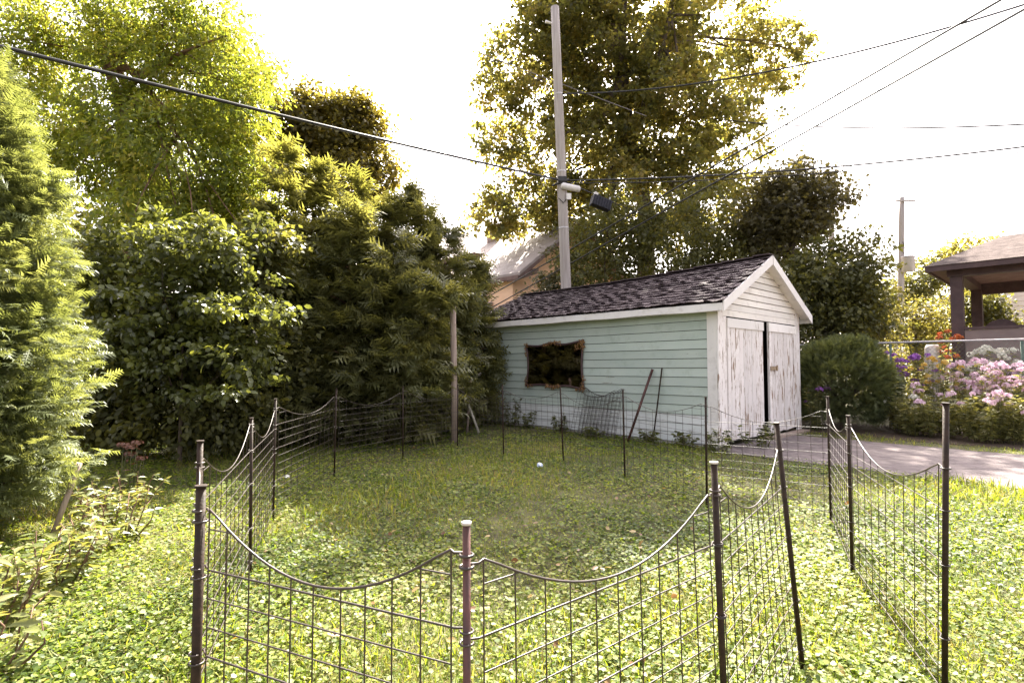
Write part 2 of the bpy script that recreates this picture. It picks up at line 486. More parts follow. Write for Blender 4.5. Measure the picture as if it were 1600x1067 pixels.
M['cedar_light'] = leaf_mat('cedar_light', [(.08, .09, .032), (.15, .155, .055), (.22, .21, .08)], .45, 1.8, .5, .4)
M['arbor'] = leaf_mat('arbor', [(.08, .10, .042), (.135, .16, .072), (.21, .23, .115)], .42, 1.55, .5, .4)
M['yellow_bush'] = leaf_mat('yellow_bush', [(.11, .115, .04), (.165, .155, .055), (.22, .19, .075)], .42, 1.5)
M['green_bush'] = leaf_mat('green_bush', [(.07, .08, .03), (.11, .115, .04), (.16, .15, .05)], .42, 1.6)
M['ball'] = leaf_mat('ball', [(.06, .075, .034), (.10, .12, .05), (.15, .165, .07)], .35, 1.6, .5, .4)
M['bed_leaf'] = leaf_mat('bed_leaf', [(.11, .12, .05), (.19, .195, .08), (.28, .265, .13)], .48, 1.7, .45, .4)
M['weed'] = leaf_mat('weed', [(.075, .10, .035), (.12, .14, .045), (.17, .18, .06), (.20, .19, .08)], .4, 1.6, .35, .55)
M['clover'] = leaf_mat('clover', [(.042, .068, .014), (.086, .122, .02), (.14, .178, .028), (.21, .225, .05), (.22, .225, .065), (.20, .145, .07)], .46, 1.75, .5, .25, (.98, 1.06, .30))
M['grass'] = leaf_mat('grass', [(.045, .066, .014), (.09, .12, .02), (.138, .165, .027), (.19, .19, .045), (.26, .21, .09), (.22, .155, .08)], .48, 1.85, .5, .22, (.98, 1.06, .28))
M['ivy'] = leaf_mat('ivy', [(.06, .062, .03), (.10, .095, .045), (.16, .14, .075)], .35, 1.4, .4, .5)
def petal(name, cols): return leaf_mat(name, cols, .35, 1.2, .6, .2, (1, 1, 1))
M['pink'] = petal('pink', [(.58, .38, .49), (.68, .50, .60), (.78, .65, .71)])
M['purple'] = petal('purple', [(.20, .06, .30), (.32, .12, .44), (.42, .2, .52)])
M['white_petal'] = petal('white_petal', [(.6, .58, .5), (.72, .7, .62), (.8, .78, .72)])
M['gold'] = petal('gold', [(.55, .33, .05), (.62, .42, .1), (.6, .5, .2)])
M['orange'] = petal('orange', [(.55, .12, .05), (.65, .2, .08), (.6, .25, .1)])

# ------------------------------------------------------------------ the lot: axes of the shed
C0 = Vector((3.69, 9.80, 0))
AU = Vector((.728, .685, 0)).normalized()      # along the shed's door front, to the right and away
AV = Vector((-AU.y, AU.x, 0))                  # along the shed's long side, to the left and away
UZ = Vector((0, 0, 1))
def S(u, v, z=0.0):
    return C0 + AU * u + AV * v + UZ * z
def uv_of(x, y):
    dx, dy = x - C0.x, y - C0.y
    return dx * AU.x + dy * AU.y, dx * AV.x + dy * AV.y

# ------------------------------------------------------------------ ground, driveway
def vnoise(x, y, s, seed=0):
    r = np.random.default_rng(seed)
    v = np.zeros_like(x)
    for i in range(7):
        a = r.uniform(0, 2 * np.pi); f = s * r.uniform(.5, 1.7); ph = r.uniform(0, 6.28)
        v += np.sin((x * np.cos(a) + y * np.sin(a)) * f + ph) * r.uniform(.5, 1)
    return v / 7

def ground_z(x, y):
    return .018 * vnoise(x, y, 1.6, 3)

gm = MB()
xs = [-600, -120, -40] + [-20 + i * .5 for i in range(81)] + [40, 120, 600]
ys = [-60, -10] + [-4 + i * .5 for i in range(73)] + [60, 120, 300, 900]
gv = []
for y in ys:
    for x in xs:
        n = float(ground_z(np.array([x]), np.array([y]))[0]) if abs(x) < 20 and -4 < y < 32 else 0
        u, v = uv_of(x, y)
        if -1.2 < u < 8 and v < 1.2: n = min(n, 0) * .2 - .004
        gv.append((x, y, n))
W = len(xs)
gf = [(j * W + i, j * W + i + 1, (j + 1) * W + i + 1, (j + 1) * W + i) for j in range(len(ys) - 1) for i in range(W - 1)]
gm.add(gv, gf, True)
ground = gm.build('ground', M['soil'])
tag(ground, kind='structure')

dm = MB()
N = 40
L_, R_ = [], []
for i in range(N + 1):
    v = .05 - i * .45
    L_.append(S(-.28 + .05 * math.sin(i * 1.7) - .012 * i, v, .006)); R_.append(S(3.05 + .06 * math.sin(i * 2.3 + 1), v, .006))
dm.add(L_ + R_, [(i, N + 1 + i, N + 2 + i, i + 1) for i in range(N)])
drive = dm.build('driveway', M['asphalt'])
tag(drive, kind='structure')
bm_ = MB()
bm_.add([S(3.75, 3, .004), S(3.75, -14, .004), S(6.6, -14, .004), S(6.6, 3, .004)], [(0, 1, 2, 3)])
bed = bm_.build('flower_bed_soil', M['mulch'])
tag(bed, kind='structure')

# ------------------------------------------------------------------ shed
SL, SW, SH = 6.64, 4.0, 2.68            # length, width, wall height
PK = 3.68                                # ridge height
shed = empty('garden_shed', S(SW / 2, SL / 2), 'old mint-green shed with dark curled shingles and flaking white double doors', 'shed')
# inner shell that the boards are nailed to
mb = MB()
def quad(mb, *p): mb.add(p, [tuple(range(len(p)))])
def wallbox(u0, u1, v0, v1, z0, z1): 
    m_ = MB(); m_.box(S((u0 + u1) / 2, (v0 + v1) / 2, (z0 + z1) / 2), AU * ((u1 - u0) / 2), AV * ((v1 - v0) / 2), UZ * ((z1 - z0) / 2)); return m_
def boxin(mb, u0, u1, v0, v1, z0, z1):
    mb.box(S((u0 + u1) / 2, (v0 + v1) / 2, (z0 + z1) / 2), AU * ((u1 - u0) / 2), AV * ((v1 - v0) / 2), UZ * ((z1 - z0) / 2))
boxin(mb, .05, .09, .05, SL - .05, .05, SH)
boxin(mb, SW - .09, SW - .05, .05, SL - .05, .05, SH)
boxin(mb, .10, SW - .10, SL - .09, SL - .05, .05, SH)
mb.build('wall_frame', M['dark_inside'], shed)
mb = MB()
mb.hexa([S(.06, .075, SH), S(SW - .06, .075, SH), S(SW / 2, .075, PK - .06)], [S(.06, .105, SH), S(SW - .06, .105, SH), S(SW / 2, .105, PK - .06)])
mb.build('gable_frame', M['dark_inside'], shed)
mb = MB()
mb.hexa([S(.06, SL - .1, SH), S(SW - .06, SL - .1, SH), S(SW / 2, SL - .1, PK - .26)], [S(.06, SL - .03, SH), S(SW - .06, SL - .03, SH), S(SW / 2, SL - .03, PK - .26)])
mb.build('gable_frame', M['dark_inside'], shed)
boxes = MB(); boxin(boxes, .02, SW - .02, .3, SL - .02, -.05, .045); boxes.build('foundation', M['concrete'], shed)
# long wall facing the lawn: clapboards, each its own piece
nb = 15
bh = (SH - .06) / nb
for i in range(nb):
    z0 = .06 + i * bh; z1 = z0 + bh - .011
    j = random.uniform(-.003, .003)
    m_ = MB()
    a, b = .19, SL - .01
    # tapered profile: thicker at its lower edge
    sag = lambda t: -.02 * math.sin(math.pi * t) * (i / nb)
    n = 6
    bl, tl, blo, tlo = [], [], [], []
    for k in range(n + 1):
        v = a + (b - a) * k / n; s = sag(k / n)
        bl.append(S(.046, v, z0 + s)); tl.append(S(.046, v, z1 + s)); blo.append(S(.012 + j, v, z0 + s)); tlo.append(S(.026 + j, v, z1 + s))
    V_ = bl + tl + blo + tlo; q = n + 1
    F_ = []
    for k in range(n):
        F_ += [(2*q + k, 2*q + k + 1, 3*q + k + 1, 3*q + k), (k, k + 1, 2*q + k + 1, 2*q + k), (q + k, 3*q + k, 3*q + k + 1, q + k + 1), (k, q + k, q + k + 1, k + 1)]
    F_ += [(0, 2*q, 3*q, q), (n, q + n, 3*q + n, 2*q + n)]
    m_.add(V_, F_)
    o = m_.build('clapboard', M['siding_pale'] if i < 3 else M['siding'], shed)
    if i == 0: o['label'] = 'lowest clapboard with faded whitish paint'
# plain back and far walls
boxes = wallbox(SW - .045, SW - .02, 0.02, SL, .05, SH); boxes.build('back_wall', M['siding'], shed)
boxes = wallbox(.05, SW - .05, SL - .04, SL - .015, .05, SH); boxes.build('end_wall', M['siding'], shed)
# corner boards
wallbox(.0, .045, .0, .185, .42, SH + .02).build('corner_board', M['white_paint'], shed)
wallbox(-.012, .045, .0, .2, .02, .415).build('corner_board', M['white_paint'], shed)
wallbox(.004, .20, -.03, -.003, .04, SH).build('corner_board', M['flaky_paint'], shed)
wallbox(SW - .24, SW, -.03, -.003, .04, SH).build('corner_board', M['flaky_paint'], shed)
wallbox(.205, .34, -.022, -.003, .04, 2.4).build('door_jamb', M['flaky_paint'], shed)
wallbox(.205, SW - .245, -.028, -.003, 2.405, 2.52).build('door_lintel', M['gable_paint'], shed)
# doors: vertical planks, rails, slightly ajar
def door(u0, u1, ang, hinge_left, label):
    d_ = empty('door', S(u0 if hinge_left else u1, 0, .05), label)
    d_.parent = shed; d_.matrix_parent_inverse = shed.matrix_basis.inverted()
    hu = u0 if hinge_left else u1
    def D(u, w, z):
        du = u - hu
        return S(hu + du * math.cos(ang), -w - abs(du) * math.sin(ang), z)
    def slab(u_a, u_b, w0, w1, z0, z1, name, mat):
        m_ = MB()
        m_.hexa([D(u_a, w0, z0), D(u_b, w0, z0), D(u_b, w1, z0), D(u_a, w1, z0)], [D(u_a, w0, z1), D(u_b, w0, z1), D(u_b, w1, z1), D(u_a, w1, z1)])
        return m_.build(name, mat, d_)
    n = 9
    for i in range(n):
        a = u0 + (u1 - u0) * i / n; b = u0 + (u1 - u0) * (i + 1) / n - .006
        slab(a, b, .0, .022 + random.uniform(-.002, .002), .09 + random.uniform(0, .03), 2.38, 'plank', M['flaky_paint'])
    slab(u0 + .005, u1 - .005, .025, .046, 2.2, 2.375, 'top_rail', M['white_paint'])
    slab(u0 + .005, u0 + .12, .025, .044, .12, 2.19, 'stile', M['flaky_paint'])
    if hinge_left:
        pass
    else:
        slab(u1 - .16, u1 - .01, .025, .044, .12, 2.19, 'stile', M['flaky_paint'])
        slab(u0 + .02, u0 + .42, .047, .066, 1.40, 1.475, 'latch', M['latch'])
        slab(u0 + .3, u0 + .35, .068, .085, 1.38, 1.5, 'hasp', M['latch'])
    return d_
door(.345, 1.935, R(.6), True, 'left door leaf of flaking white planks')
door(2.115, 3.74, R(1.6), False, 'right door leaf with a rusty latch')
wallbox(1.8, 2.3, .25, .27, .05, 2.4).build('gap_shade_sheet', M['dark_inside'], shed)  # near-black sheet: the shade seen between the doors, put into colour
# gable boards
ng = 8
gh = (PK - .10 - 2.525) / ng
for i in range(ng):
    z0 = 2.525 + i * gh; z1 = z0 + gh - .014
    def half(z): return min((PK - .03 - z) / (PK - SH) * SW / 2, SW / 2 - .002)
    w0, w1 = half(z0), half(z1)
    m_ = MB()
    m_.hexa([S(SW/2 - w0, -.03, z0), S(SW/2 + w0, -.03, z0), S(SW/2 + w1, -.016, z1), S(SW/2 - w1, -.016, z1)],
            [S(SW/2 - w0, .04, z0), S(SW/2 + w0, .04, z0), S(SW/2 + w1, .04, z1), S(SW/2 - w1, .04, z1)])
    m_.build('gable_board', M['gable_paint'], shed)
# roof
OV = .20                                  # eave overhang (along u)
FR = .22                                  # overhang past the doors
slope = math.atan2(PK - SH, SW / 2)
def RT(w, v, h, side):
    """point on a roof slope: w from the eave up the slope, v along, h above the deck"""
    e = OV / math.cos(slope)
    u = -OV + w * math.cos(slope) - h * math.sin(slope)
    z = SH + .03 - OV * math.tan(slope) + w * math.sin(slope) + h * math.cos(slope)
    # ridge droops a little towards the middle, as old roofs do
    t = (v + FR) / (SL + FR + .3)
    z -= .07 * math.sin(math.pi * min(max(t, 0), 1)) * (w / 2.6)
    z -= .15 * t * (w / 2.6)             # and the far end has settled
    return S(u, v, z) if side == 0 else S(SW - u, v, z)
WL = (SW / 2 + OV) / math.cos(slope)
for side in (0, 1):
    m_ = MB()
    n = 8
    vv = [-FR + (SL + FR + .3) * i / n for i in range(n + 1)]
    A = [RT(0, v, 0, side) for v in vv]; B = [RT(WL, v, 0, side) for v in vv]
    A2 = [RT(0, v, -.03, side) for v in vv]; B2 = [RT(WL, v, -.03, side) for v in vv]
    V_ = A + B + A2 + B2; q = n + 1; F_ = []
    for k in range(n):
        F_ += [(k, k + 1, q + k + 1, q + k), (2*q + k, 3*q + k, 3*q + k + 1, 2*q + k + 1), (k, 2*q + k, 2*q + k + 1, k + 1)]
    F_ += [(0, q, 3*q, 2*q), (n, 2*q + n, 3*q + n, q + n)]
    m_.add(V_, F_)
    deck = m_.build('roof_deck', M['dark_inside'], shed)
    if side == 0: roof_deck = deck
# shingle pieces: four curled variants share their meshes
def shingle_mesh(k):
    r = random.Random(k)
    w, l, th = .348, .27, .019
    nx = 4
    m_ = MB()
    top, bot = [], []
    cur = [r.uniform(.0, .03) for _ in range(nx + 1)]
    ed = [r.uniform(-.03, .024) for _ in range(nx + 1)]
    for j, y in enumerate((0, .09, l)):
        for i in range(nx + 1):
            x = (i / nx - .5) * w
            z = .020 * (1 - y / l) + (cur[i] if j == 0 else cur[i] * .2 if j == 1 else 0)
            yy = y + (ed[i] if j == 0 else 0)
            top.append((x, yy, z + th)); bot.append((x, yy, z))
    q = nx + 1; nV = 3 * q; F_ = []
    for j in range(2):
        for i in range(nx):
            F_.append((j*q + i, j*q + i + 1, (j+1)*q + i + 1, (j+1)*q + i))
    for i in range(nx):
        F_.append((nV + i, nV + i + 1, i + 1, i))
    for j in range(2):
        F_.append((j*q, (j+1)*q, nV + (j+1)*q, nV + j*q)); F_.append((j*q + nx, nV + j*q + nx, nV + (j+1)*q + nx, (j+1)*q + nx))
    m_.add(top + bot, F_)
    return m_.mesh('shingle', M['shingle'])
SHM = [shingle_mesh(k) for k in range(8)]
rows, cols = 15, 20
ex = WL / rows
span = SL + FR + .34
back = MB()
for side in (0, 1):
    for r_ in range(rows):
        for c_ in range(cols):
            v = -FR - .02 + (c_ + .5 + (.5 if r_ % 2 else 0) * .6) * span / cols
            if v > SL + .42: continue
            w = r_ * ex - .035 + random.uniform(-.012, .012)
            p0 = RT(w, v, .004 , side); px_ = RT(w, v + .1, .004, side) - p0; py_ = RT(w + .1, v, .004, side) - p0
            X = px_.normalized() * (1 if side else -1); Y = py_.normalized(); Zn = X.cross(Y).normalized()
            X = Y.cross(Zn)
            yaw = random.gauss(0, .035)
            X2 = X * math.cos(yaw) + Y * math.sin(yaw); Y2 = Y * math.cos(yaw) - X * math.sin(yaw)
            me = SHM[random.randrange(8)]
            mat4 = Matrix(((X2.x, Y2.x, Zn.x, p0.x), (X2.y, Y2.y, Zn.y, p0.y), (X2.z, Y2.z, Zn.z, p0.z), (0, 0, 0, 1)))
            if side == 0:
                o = bpy.data.objects.new('shingle', me)
                o.matrix_basis = mat4
                link(o, roof_deck)
            else:
                back.add([mat4 @ vv.co for vv in me.vertices], [tuple(pp.vertices) for pp in me.polygons])
bo = back.build('back_shingles', M['shingle'], shed)
bo['kind'] = 'stuff'
m_ = MB()
for i in range(22):
    v = -FR + (i + .5) * span / 22
    c = RT(WL, v, .035, 0)
    m_.box(c + UZ * (.012 + random.uniform(-.006, .006)), AU * .13, AV * .17, UZ * .010)
m_.build('ridge_cap', M['shingle'], shed)
# eave fascia and rake boards
def strip(name, mat, f, n, th_vec, parent):
    m_ = MB()
    lo = [f(i / n)[0] for i in range(n + 1)]; hi = [f(i / n)[1] for i in range(n + 1)]
    lo2 = [p + th_vec for p in lo]; hi2 = [p + th_vec for p in hi]
    q = n + 1; V_ = lo + hi + lo2 + hi2; F_ = []
    for k in range(n):
        F_ += [(k, k+1, q+k+1, q+k), (2*q+k, 3*q+k, 3*q+k+1, 2*q+k+1), (k, 2*q+k, 2*q+k+1, k+1), (q+k, q+k+1, 3*q+k+1, 3*q+k)]
    F_ += [(0, q, 3*q, 2*q), (n, 2*q+n, 3*q+n, q+n)]
    m_.add(V_, F_)
    return m_.build(name, mat, parent)
def eave(t, side=0):
    v = -FR + t * (SL + FR + .25)
    p = RT(-.004, v, 0, side) - AU * .004
    wob = .008 * math.sin(t * 23) 
    return p - UZ * (.145 + wob), p - UZ * .014
strip('fascia', M['fascia_paint'], eave, 12, -AU * .022, shed)
strip('fascia', M['fascia_paint'], lambda t: eave(t, 1), 4, AU * .022, shed)
m_ = MB(); 
sz = RT(0, 0, 0, 0).z
boxin(m_, -.17, .0, -.1, SL + .1, sz - .145, sz - .125); m_.build('soffit', M['white_paint'], shed)
for side in (0, 1):
    def rake(t, side=side):
        p = RT(t * (WL - .012 if side == 0 else WL - .012), -FR - .004, .012, side)
        return p - UZ * .17, p + UZ * .012
    strip('rake_board', M['fascia_paint'], rake, 6, -AV * .024, shed)
m_ = MB()
for side in (0, 1):
    a, b = RT(.05, -FR, -.06, side), RT(WL - .05, -FR, -.06, side)
    m_.hexa([a, b, b + AV * .2, a + AV * .2], [a - UZ * .015, b - UZ * .015, b + AV * .2 - UZ * .015, a + AV * .2 - UZ * .015])
m_.build('rake_soffit', M['gable_paint'], shed)
wallbox(1.9, SW - .05, -.22, -.035, -.03, .05).build('sill', M['old_wood'], shed)

# ------------------------------------------------------------------ ornate mirror hung on the shed wall
MV0, MZ0 = 3.95, 1.50
mirror = empty('wall_mirror', S(0, MV0, MZ0), 'dark mirror in a scalloped gilt frame hung on the green shed wall', 'mirror')
def mpt(a, b, w): return S(-w, MV0 - a, MZ0 + b)          # a to the right, b up, w out of the wall
HW, HH = .90, .50
out_ = []
def scallop():
    pts = []
    n = 14
    for i in range(n):      # bottom, left to right
        t = i / n; pts.append((-HW + 2*HW*t, -HH + .07 * math.sin(math.pi * t) * (1 - .9 * math.exp(-((t - .5) / .12) ** 2)) - .03 * t))
    for i in range(n):      # right side
        t = i / n; pts.append((HW - .06 * math.sin(math.pi * t), -HH - .03 + (2*HH + .08) * t))
    for i in range(n):      # top, right to left
        t = i / n; pts.append((HW - 2*HW*t, HH + .05 - .07 * t - .075 * math.sin(math.pi * t) * (1 - 1.1 * math.exp(-((t - .55) / .16) ** 2))))
    for i in range(n):
        t = i / n; pts.append((-HW + .07 * math.sin(math.pi * t), HH - .02 - (2*HH - .02) * t))
    return pts
sc = scallop()
m_ = MB()
m_.hexa([mpt(a * .97, b * .96, .012) for a, b in sc], [mpt(a * .97, b * .96, .03) for a, b in sc])
m_.build('mirror_glass', M['mirror'], mirror)
m_ = MB()
m_.tube([mpt(a, b, .025) for a, b in sc] + [mpt(sc[0][0], sc[0][1], .025)], .024, 8, False)
m_.build('frame_rim', M['dark_trim'], mirror)
def ornament(pts, rad, n, name='frame_ornament'):
    m_ = MB()
    for k in range(n):
        t = k / (n - 1)
        f_ = t * (len(pts) - 1); i = min(int(f_), len(pts) - 2); fr = f_ - i
        a = pts[i][0] * (1 - fr) + pts[i+1][0] * fr; b = pts[i][1] * (1 - fr) + pts[i+1][1] * fr
        for _ in range(4):
            c = mpt(a + random.gauss(0, rad * .45), b + random.gauss(0, rad * .45), .035 + random.uniform(0, .02))
            an = random.uniform(0, 6.28); rr = rad * random.uniform(.35, .6)
            d1 = AV * math.cos(an) + UZ * math.sin(an); d2 = AV * -math.sin(an) + UZ * math.cos(an)
            m_.tube([c - d1 * rr, c - d1 * rr * .4 + d2 * rr * .35, c + d1 * rr * .4 + d2 * rr * .2, c + d1 * rr], [.004, rr * .32, rr * .3, .004], 5)
    m_.build(name, M['gilt'], mirror)
ornament([(-HW, HH - .28), (-HW - .01, HH - .02), (-HW + .05, HH - .01)], .05, 9)
ornament([(HW - .2, HH - .12), (HW - .08, HH), (HW, HH + .03), (HW - .01, HH - .18)], .07, 11)
ornament([(-.3, HH - .02), (0, HH + .035), (.22, HH)], .06, 11)
ornament([(-HW, -HH + .22), (-HW, -HH), (-HW + .2, -HH - .01)], .05, 10)
ornament([(HW - .17, -HH - .03), (HW, -HH - .03), (HW - .01, -HH + .22)], .06, 10)
ornament([(-.25, -HH + .0), (0, -HH - .01), (.2, -HH + .0)], .06, 11)

# ------------------------------------------------------------------ wire pen
fence = empty('wire_fence', (0, 4, 0), 'brown metal garden pen fence of scalloped wire panels on the lawn', 'fence')
# x, y, post top, radius, lean x, lean y
POSTS = [
    (-.09, 1.18, 1.155, .0120, 0, 0, 'rusty_metal'),      # 0 nearest
    (-.885, 1.56, 1.155, .0185, 0, 0, 'black_metal'),     # 1
    (-1.365, 2.40, 1.17, .0170, .01, 0, 'black_metal'),   # 2
    (-1.86, 3.93, 1.12, .0165, 0, 0, 'black_metal'),      # 3
    (-2.32, 5.35, 1.17, .0170, 0, 0, 'black_metal'),      # 4
    (-2.38, 7.35, 1.18, .0165, 0, 0, 'black_metal'),      # 5
    (-1.74, 8.75, 1.16, .0165, 0, 0, 'black_metal'),      # 6
    (-.98, 9.85, 1.15, .0165, 0, 0, 'black_metal'),       # 7
    (-.14, 9.05, 1.18, .0165, 0, 0, 'black_metal'),       # 8
    (.79, 8.42, 1.16, .0165, -.03, 0, 'black_metal'),     # 9
    (1.50, 7.30, 1.17, .0165, 0, 0, 'black_metal'),       # 10
    (2.06, 5.82, 1.16, .0165, 0, 0, 'black_metal'),       # 11
    (3.01, 5.20, 1.20, .0165, 0, 0, 'black_metal'),       # 12
    (2.41, 3.92, 1.14, .0165, -.01, 0, 'black_metal'),    # 13
    (1.855, 2.40, 1.335, .0165, .01, 0, 'black_metal'),   # 14 (end of the open side)
    (1.42, 2.72, 1.21, .0165, -.085, 0, 'black_metal'),   # 15
    (.71, 1.84, 1.17, .0155, -.035, 0, 'black_metal'),    # 16
]
POSTS = [(x, y, h, r * .72, lx + random.gauss(0, .008), ly + random.gauss(0, .02), m) for x, y, h, r, lx, ly, m in POSTS]
def ppos(i, z):
    x, y, h, r, lx, ly, m = POSTS[i]
    return Vector((x + lx * z, y + ly * z, z))
for i, (x, y, h, r, lx, ly, mt) in enumerate(POSTS):
    m_ = MB()
    m_.tube([ppos(i, -.12), ppos(i, h * .5), ppos(i, h)], r, 12)
    po = m_.build('post', M[mt], fence)
    if i == 0: po['label'] = 'reddish rusty post with a pale round cap'
    m_ = MB()
    m_.tube([ppos(i, h - .003), ppos(i, h + .004)], r * 1.25, 12)
    m_.build('cap', M['cap'] if i in (0, 16) else M[mt], po)
WIRE_UNIT = None
def wire_between(name, a, b, r, parent, mat):
    """a straight wire: one shared prism stretched between two points"""
    global WIRE_UNIT
    if WIRE_UNIT is None:
        WIRE_UNIT = {}
    if mat.name not in WIRE_UNIT:
        m_ = MB(); m_.tube([(0, 0, 0), (0, 0, 1)], 1.0, 6); WIRE_UNIT[mat.name] = m_.mesh('wire', mat)
    o = bpy.data.objects.new(name, WIRE_UNIT[mat.name])
    d = b - a
    o.location = a; o.rotation_mode = 'QUATERNION'; o.rotation_quaternion = d.to_track_quat('Z', 'Y')
    o.scale = (r, r, d.length)
    return link(o, parent)
def panel(i, j, ztop=1.08, sag=.135, z0=.06, parent=None, posts=True, P0=None, P1=None, name='panel', nv=11, lean=None, mat=None, rows=None, thick=1.0):
    mat = mat or M['wire']
    a0 = ppos(i, 0) if P0 is None else P0
    b0 = ppos(j, 0) if P1 is None else P1
    def q(t, z):
        if P0 is None:
            p = ppos(i, z).lerp(ppos(j, z), t)
        else:
            p = P0.lerp(P1, t) + Vector((0, 0, z)) + (lean * z if lean is not None else Vector())
        return p
    def curve(t):
        s = min(max((t - .05) / .90, 0), 1)
        sgm = math.sin(math.pi * s)
        return ztop - sag * sgm ** .85 if 0 < s < 1 else ztop - .006
    m_ = MB()
    d = (b0 - a0).normalized()
    pts = []
    n = 22
    for k in range(n + 1):
        t = k / n
        pts.append(q(t, curve(t)))
    if posts:
        rr = POSTS[i][3] + .006; pts = ring_pts(i, ztop - .012, d, rr, 1) + pts[1:-1] + ring_pts(j, ztop - .012, -d, POSTS[j][3] + .006, -1)[::-1]
    m_.tube(pts, .0033 * thick, 6)
    pan = m_.build(name, mat, parent)          # the scalloped top rail is the panel's own mesh
    ts = [.045 + (1 - .09) * k / (nv - 1) + (random.gauss(0, .004) if 0 < k < nv - 1 else 0) for k in range(nv)]
    for t in ts:
        wire_between('vertical_wire', q(t, z0), q(t, curve(t)), .0021 * thick, pan, mat)
    nr = 12 if rows is None else rows
    zs = [ztop - sag - .022 - .078 * k for k in range(nr)]
    zs = [z for z in zs if z >= z0 - .001]
    for k, z in enumerate(zs):
        full = posts and k in (0, 3, 7, len(zs) - 1)
        r = .0027 if full else .0021
        if full:
            mm = MB()
            mm.tube(ring_pts(i, z, d, POSTS[i][3] + .006, 1) + [q(.5, z)] + ring_pts(j, z, -d, POSTS[j][3] + .006, -1)[::-1], r, 6)
            mm.build('horizontal_wire', mat, pan)
        else:
            wire_between('horizontal_wire', q(.045, z), q(.955, z), r * thick, pan, mat)
    # short stubs between the end wires and the scalloped rail
    zz = ztop - .06
    tl = next(t for t in [k / 200 for k in range(10, 100)] if curve(t) < zz)
    wire_between('horizontal_wire', q(.045, zz), q(tl, zz), .002 * thick, pan, mat)
    wire_between('horizontal_wire', q(1 - tl, zz), q(.955, zz), .002 * thick, pan, mat)
    return pan
def ring_pts(i, z, d, r, sgn):
    """an open eye bent round the post, leading into direction d"""
    c = ppos(i, z); n = Vector((-d.y, d.x, 0)) * sgn
    out = []
    for k in range(11):
        an = math.pi * .12 + (2 * math.pi * .82) * k / 10
        out.append(c + (d * math.cos(an) + n * math.sin(an)) * r)
    out.append(c + d * (r * 2.2) )
    return out
ORDER = [(0, 1), (1, 2), (2, 3), (3, 4), (4, 5), (5, 6), (6, 7), (7, 8), (8, 9), (9, 10), (10, 11), (11, 12), (12, 13), (13, 14), (15, 16), (16, 0)]
for k, (i, j) in enumerate(ORDER):
    if (i, j) == (16, 0): zt = 1.075
    elif (i, j) == (0, 1): zt = 1.10
    elif (i, j) == (15, 16): zt = 1.09
    else: zt = 1.09 - .02 * (k % 2)
    pn = panel(i, j, ztop=zt, parent=fence, sag=.15 if k in (0, 15) else random.uniform(.125, .175))

# spare panels and posts leaning on the shed wall
def leaning_panel(v0, v1, base_off, top_off, label, dz=0, zt=1.02):
    P0, P1 = S(-base_off, v0, dz), S(-base_off, v1, dz)
    lean = AU * ((base_off - top_off) / zt)
    pn = panel(0, 0, ztop=zt, sag=.16, parent=None, posts=False, P0=P0, P1=P1, lean=lean, name='spare_fencing', mat=M['wire'], thick=1.7)
    tag(pn, label, 'wire panel', 'spare wire panels leaning on the shed')
leaning_panel(3.02, 1.98, .34, .06, 'spare wire panel leaning closest against the shed wall')
leaning_panel(3.10, 2.06, .50, .20, 'spare wire panel leaning against the shed, outermost and shifted towards the mirror', .015, .97)
leaning_panel(2.94, 1.90, .42, .12, 'spare wire panel leaning against the shed, shifted towards the loose posts', .01, 1.0)
def leaner(name, a, b, r, mat, label, cat, group=None, n=8):
    m_ = MB(); m_.tube([a, (a + b) / 2, b], r, n)
    o = m_.build(name, mat); tag(o, label, cat, group); return o
leaner('fence_post', S(-.40, 1.66, -.02), S(-.035, 1.31, 1.42), .026, M['rusty_metal'], 'thick dark brown post tilted against the green shed wall', 'post', 'loose posts against the shed')
leaner('fence_post', S(-.14, 1.26, -.02), S(-.03, 1.10, 1.45), .015, M['black_metal'], 'thin black stake standing upright against the green shed wall', 'post', 'loose posts against the shed')

# weathered clothes post beside the cedars, and a stick leaning at its foot
wp = gx(711, 10.6)
m_ = MB()
m_.tube([(wp, 10.6, -.1), (wp - .02, 10.6, 1.4), (gx(707, 10.6), 10.6, 2.79)], [.062, .06, .058], 8)
o = m_.build('wooden_post', M['old_wood']); tag(o, 'tall weathered wooden post standing in front of the cedars', 'post')
leaner('wooden_stick', Vector((gx(750, 11.9), 11.9, -.02)), Vector((gx(722, 11.9), 11.9, 1.02)), .026, M['pale_wood'], 'pale stick leaning at the foot of the cedars beside the shed', 'stick')
leaner('old_plank', Vector((gx(730, 12.1), 12.1, -.02)), Vector((gx(735, 12.2), 12.2, 1.15)), .03, M['old_wood'], 'grey weathered stake standing behind the leaning stick', 'stick', n=4)
# hoe-like plank in the left hedge
leaner('wooden_stake', Vector((-4.05, 4.85, -.03)), Vector((-3.90, 4.95, .62)), .028, M['old_wood'], 'short grey wooden stake poking out of the left arborvitae', 'stake', n=4)

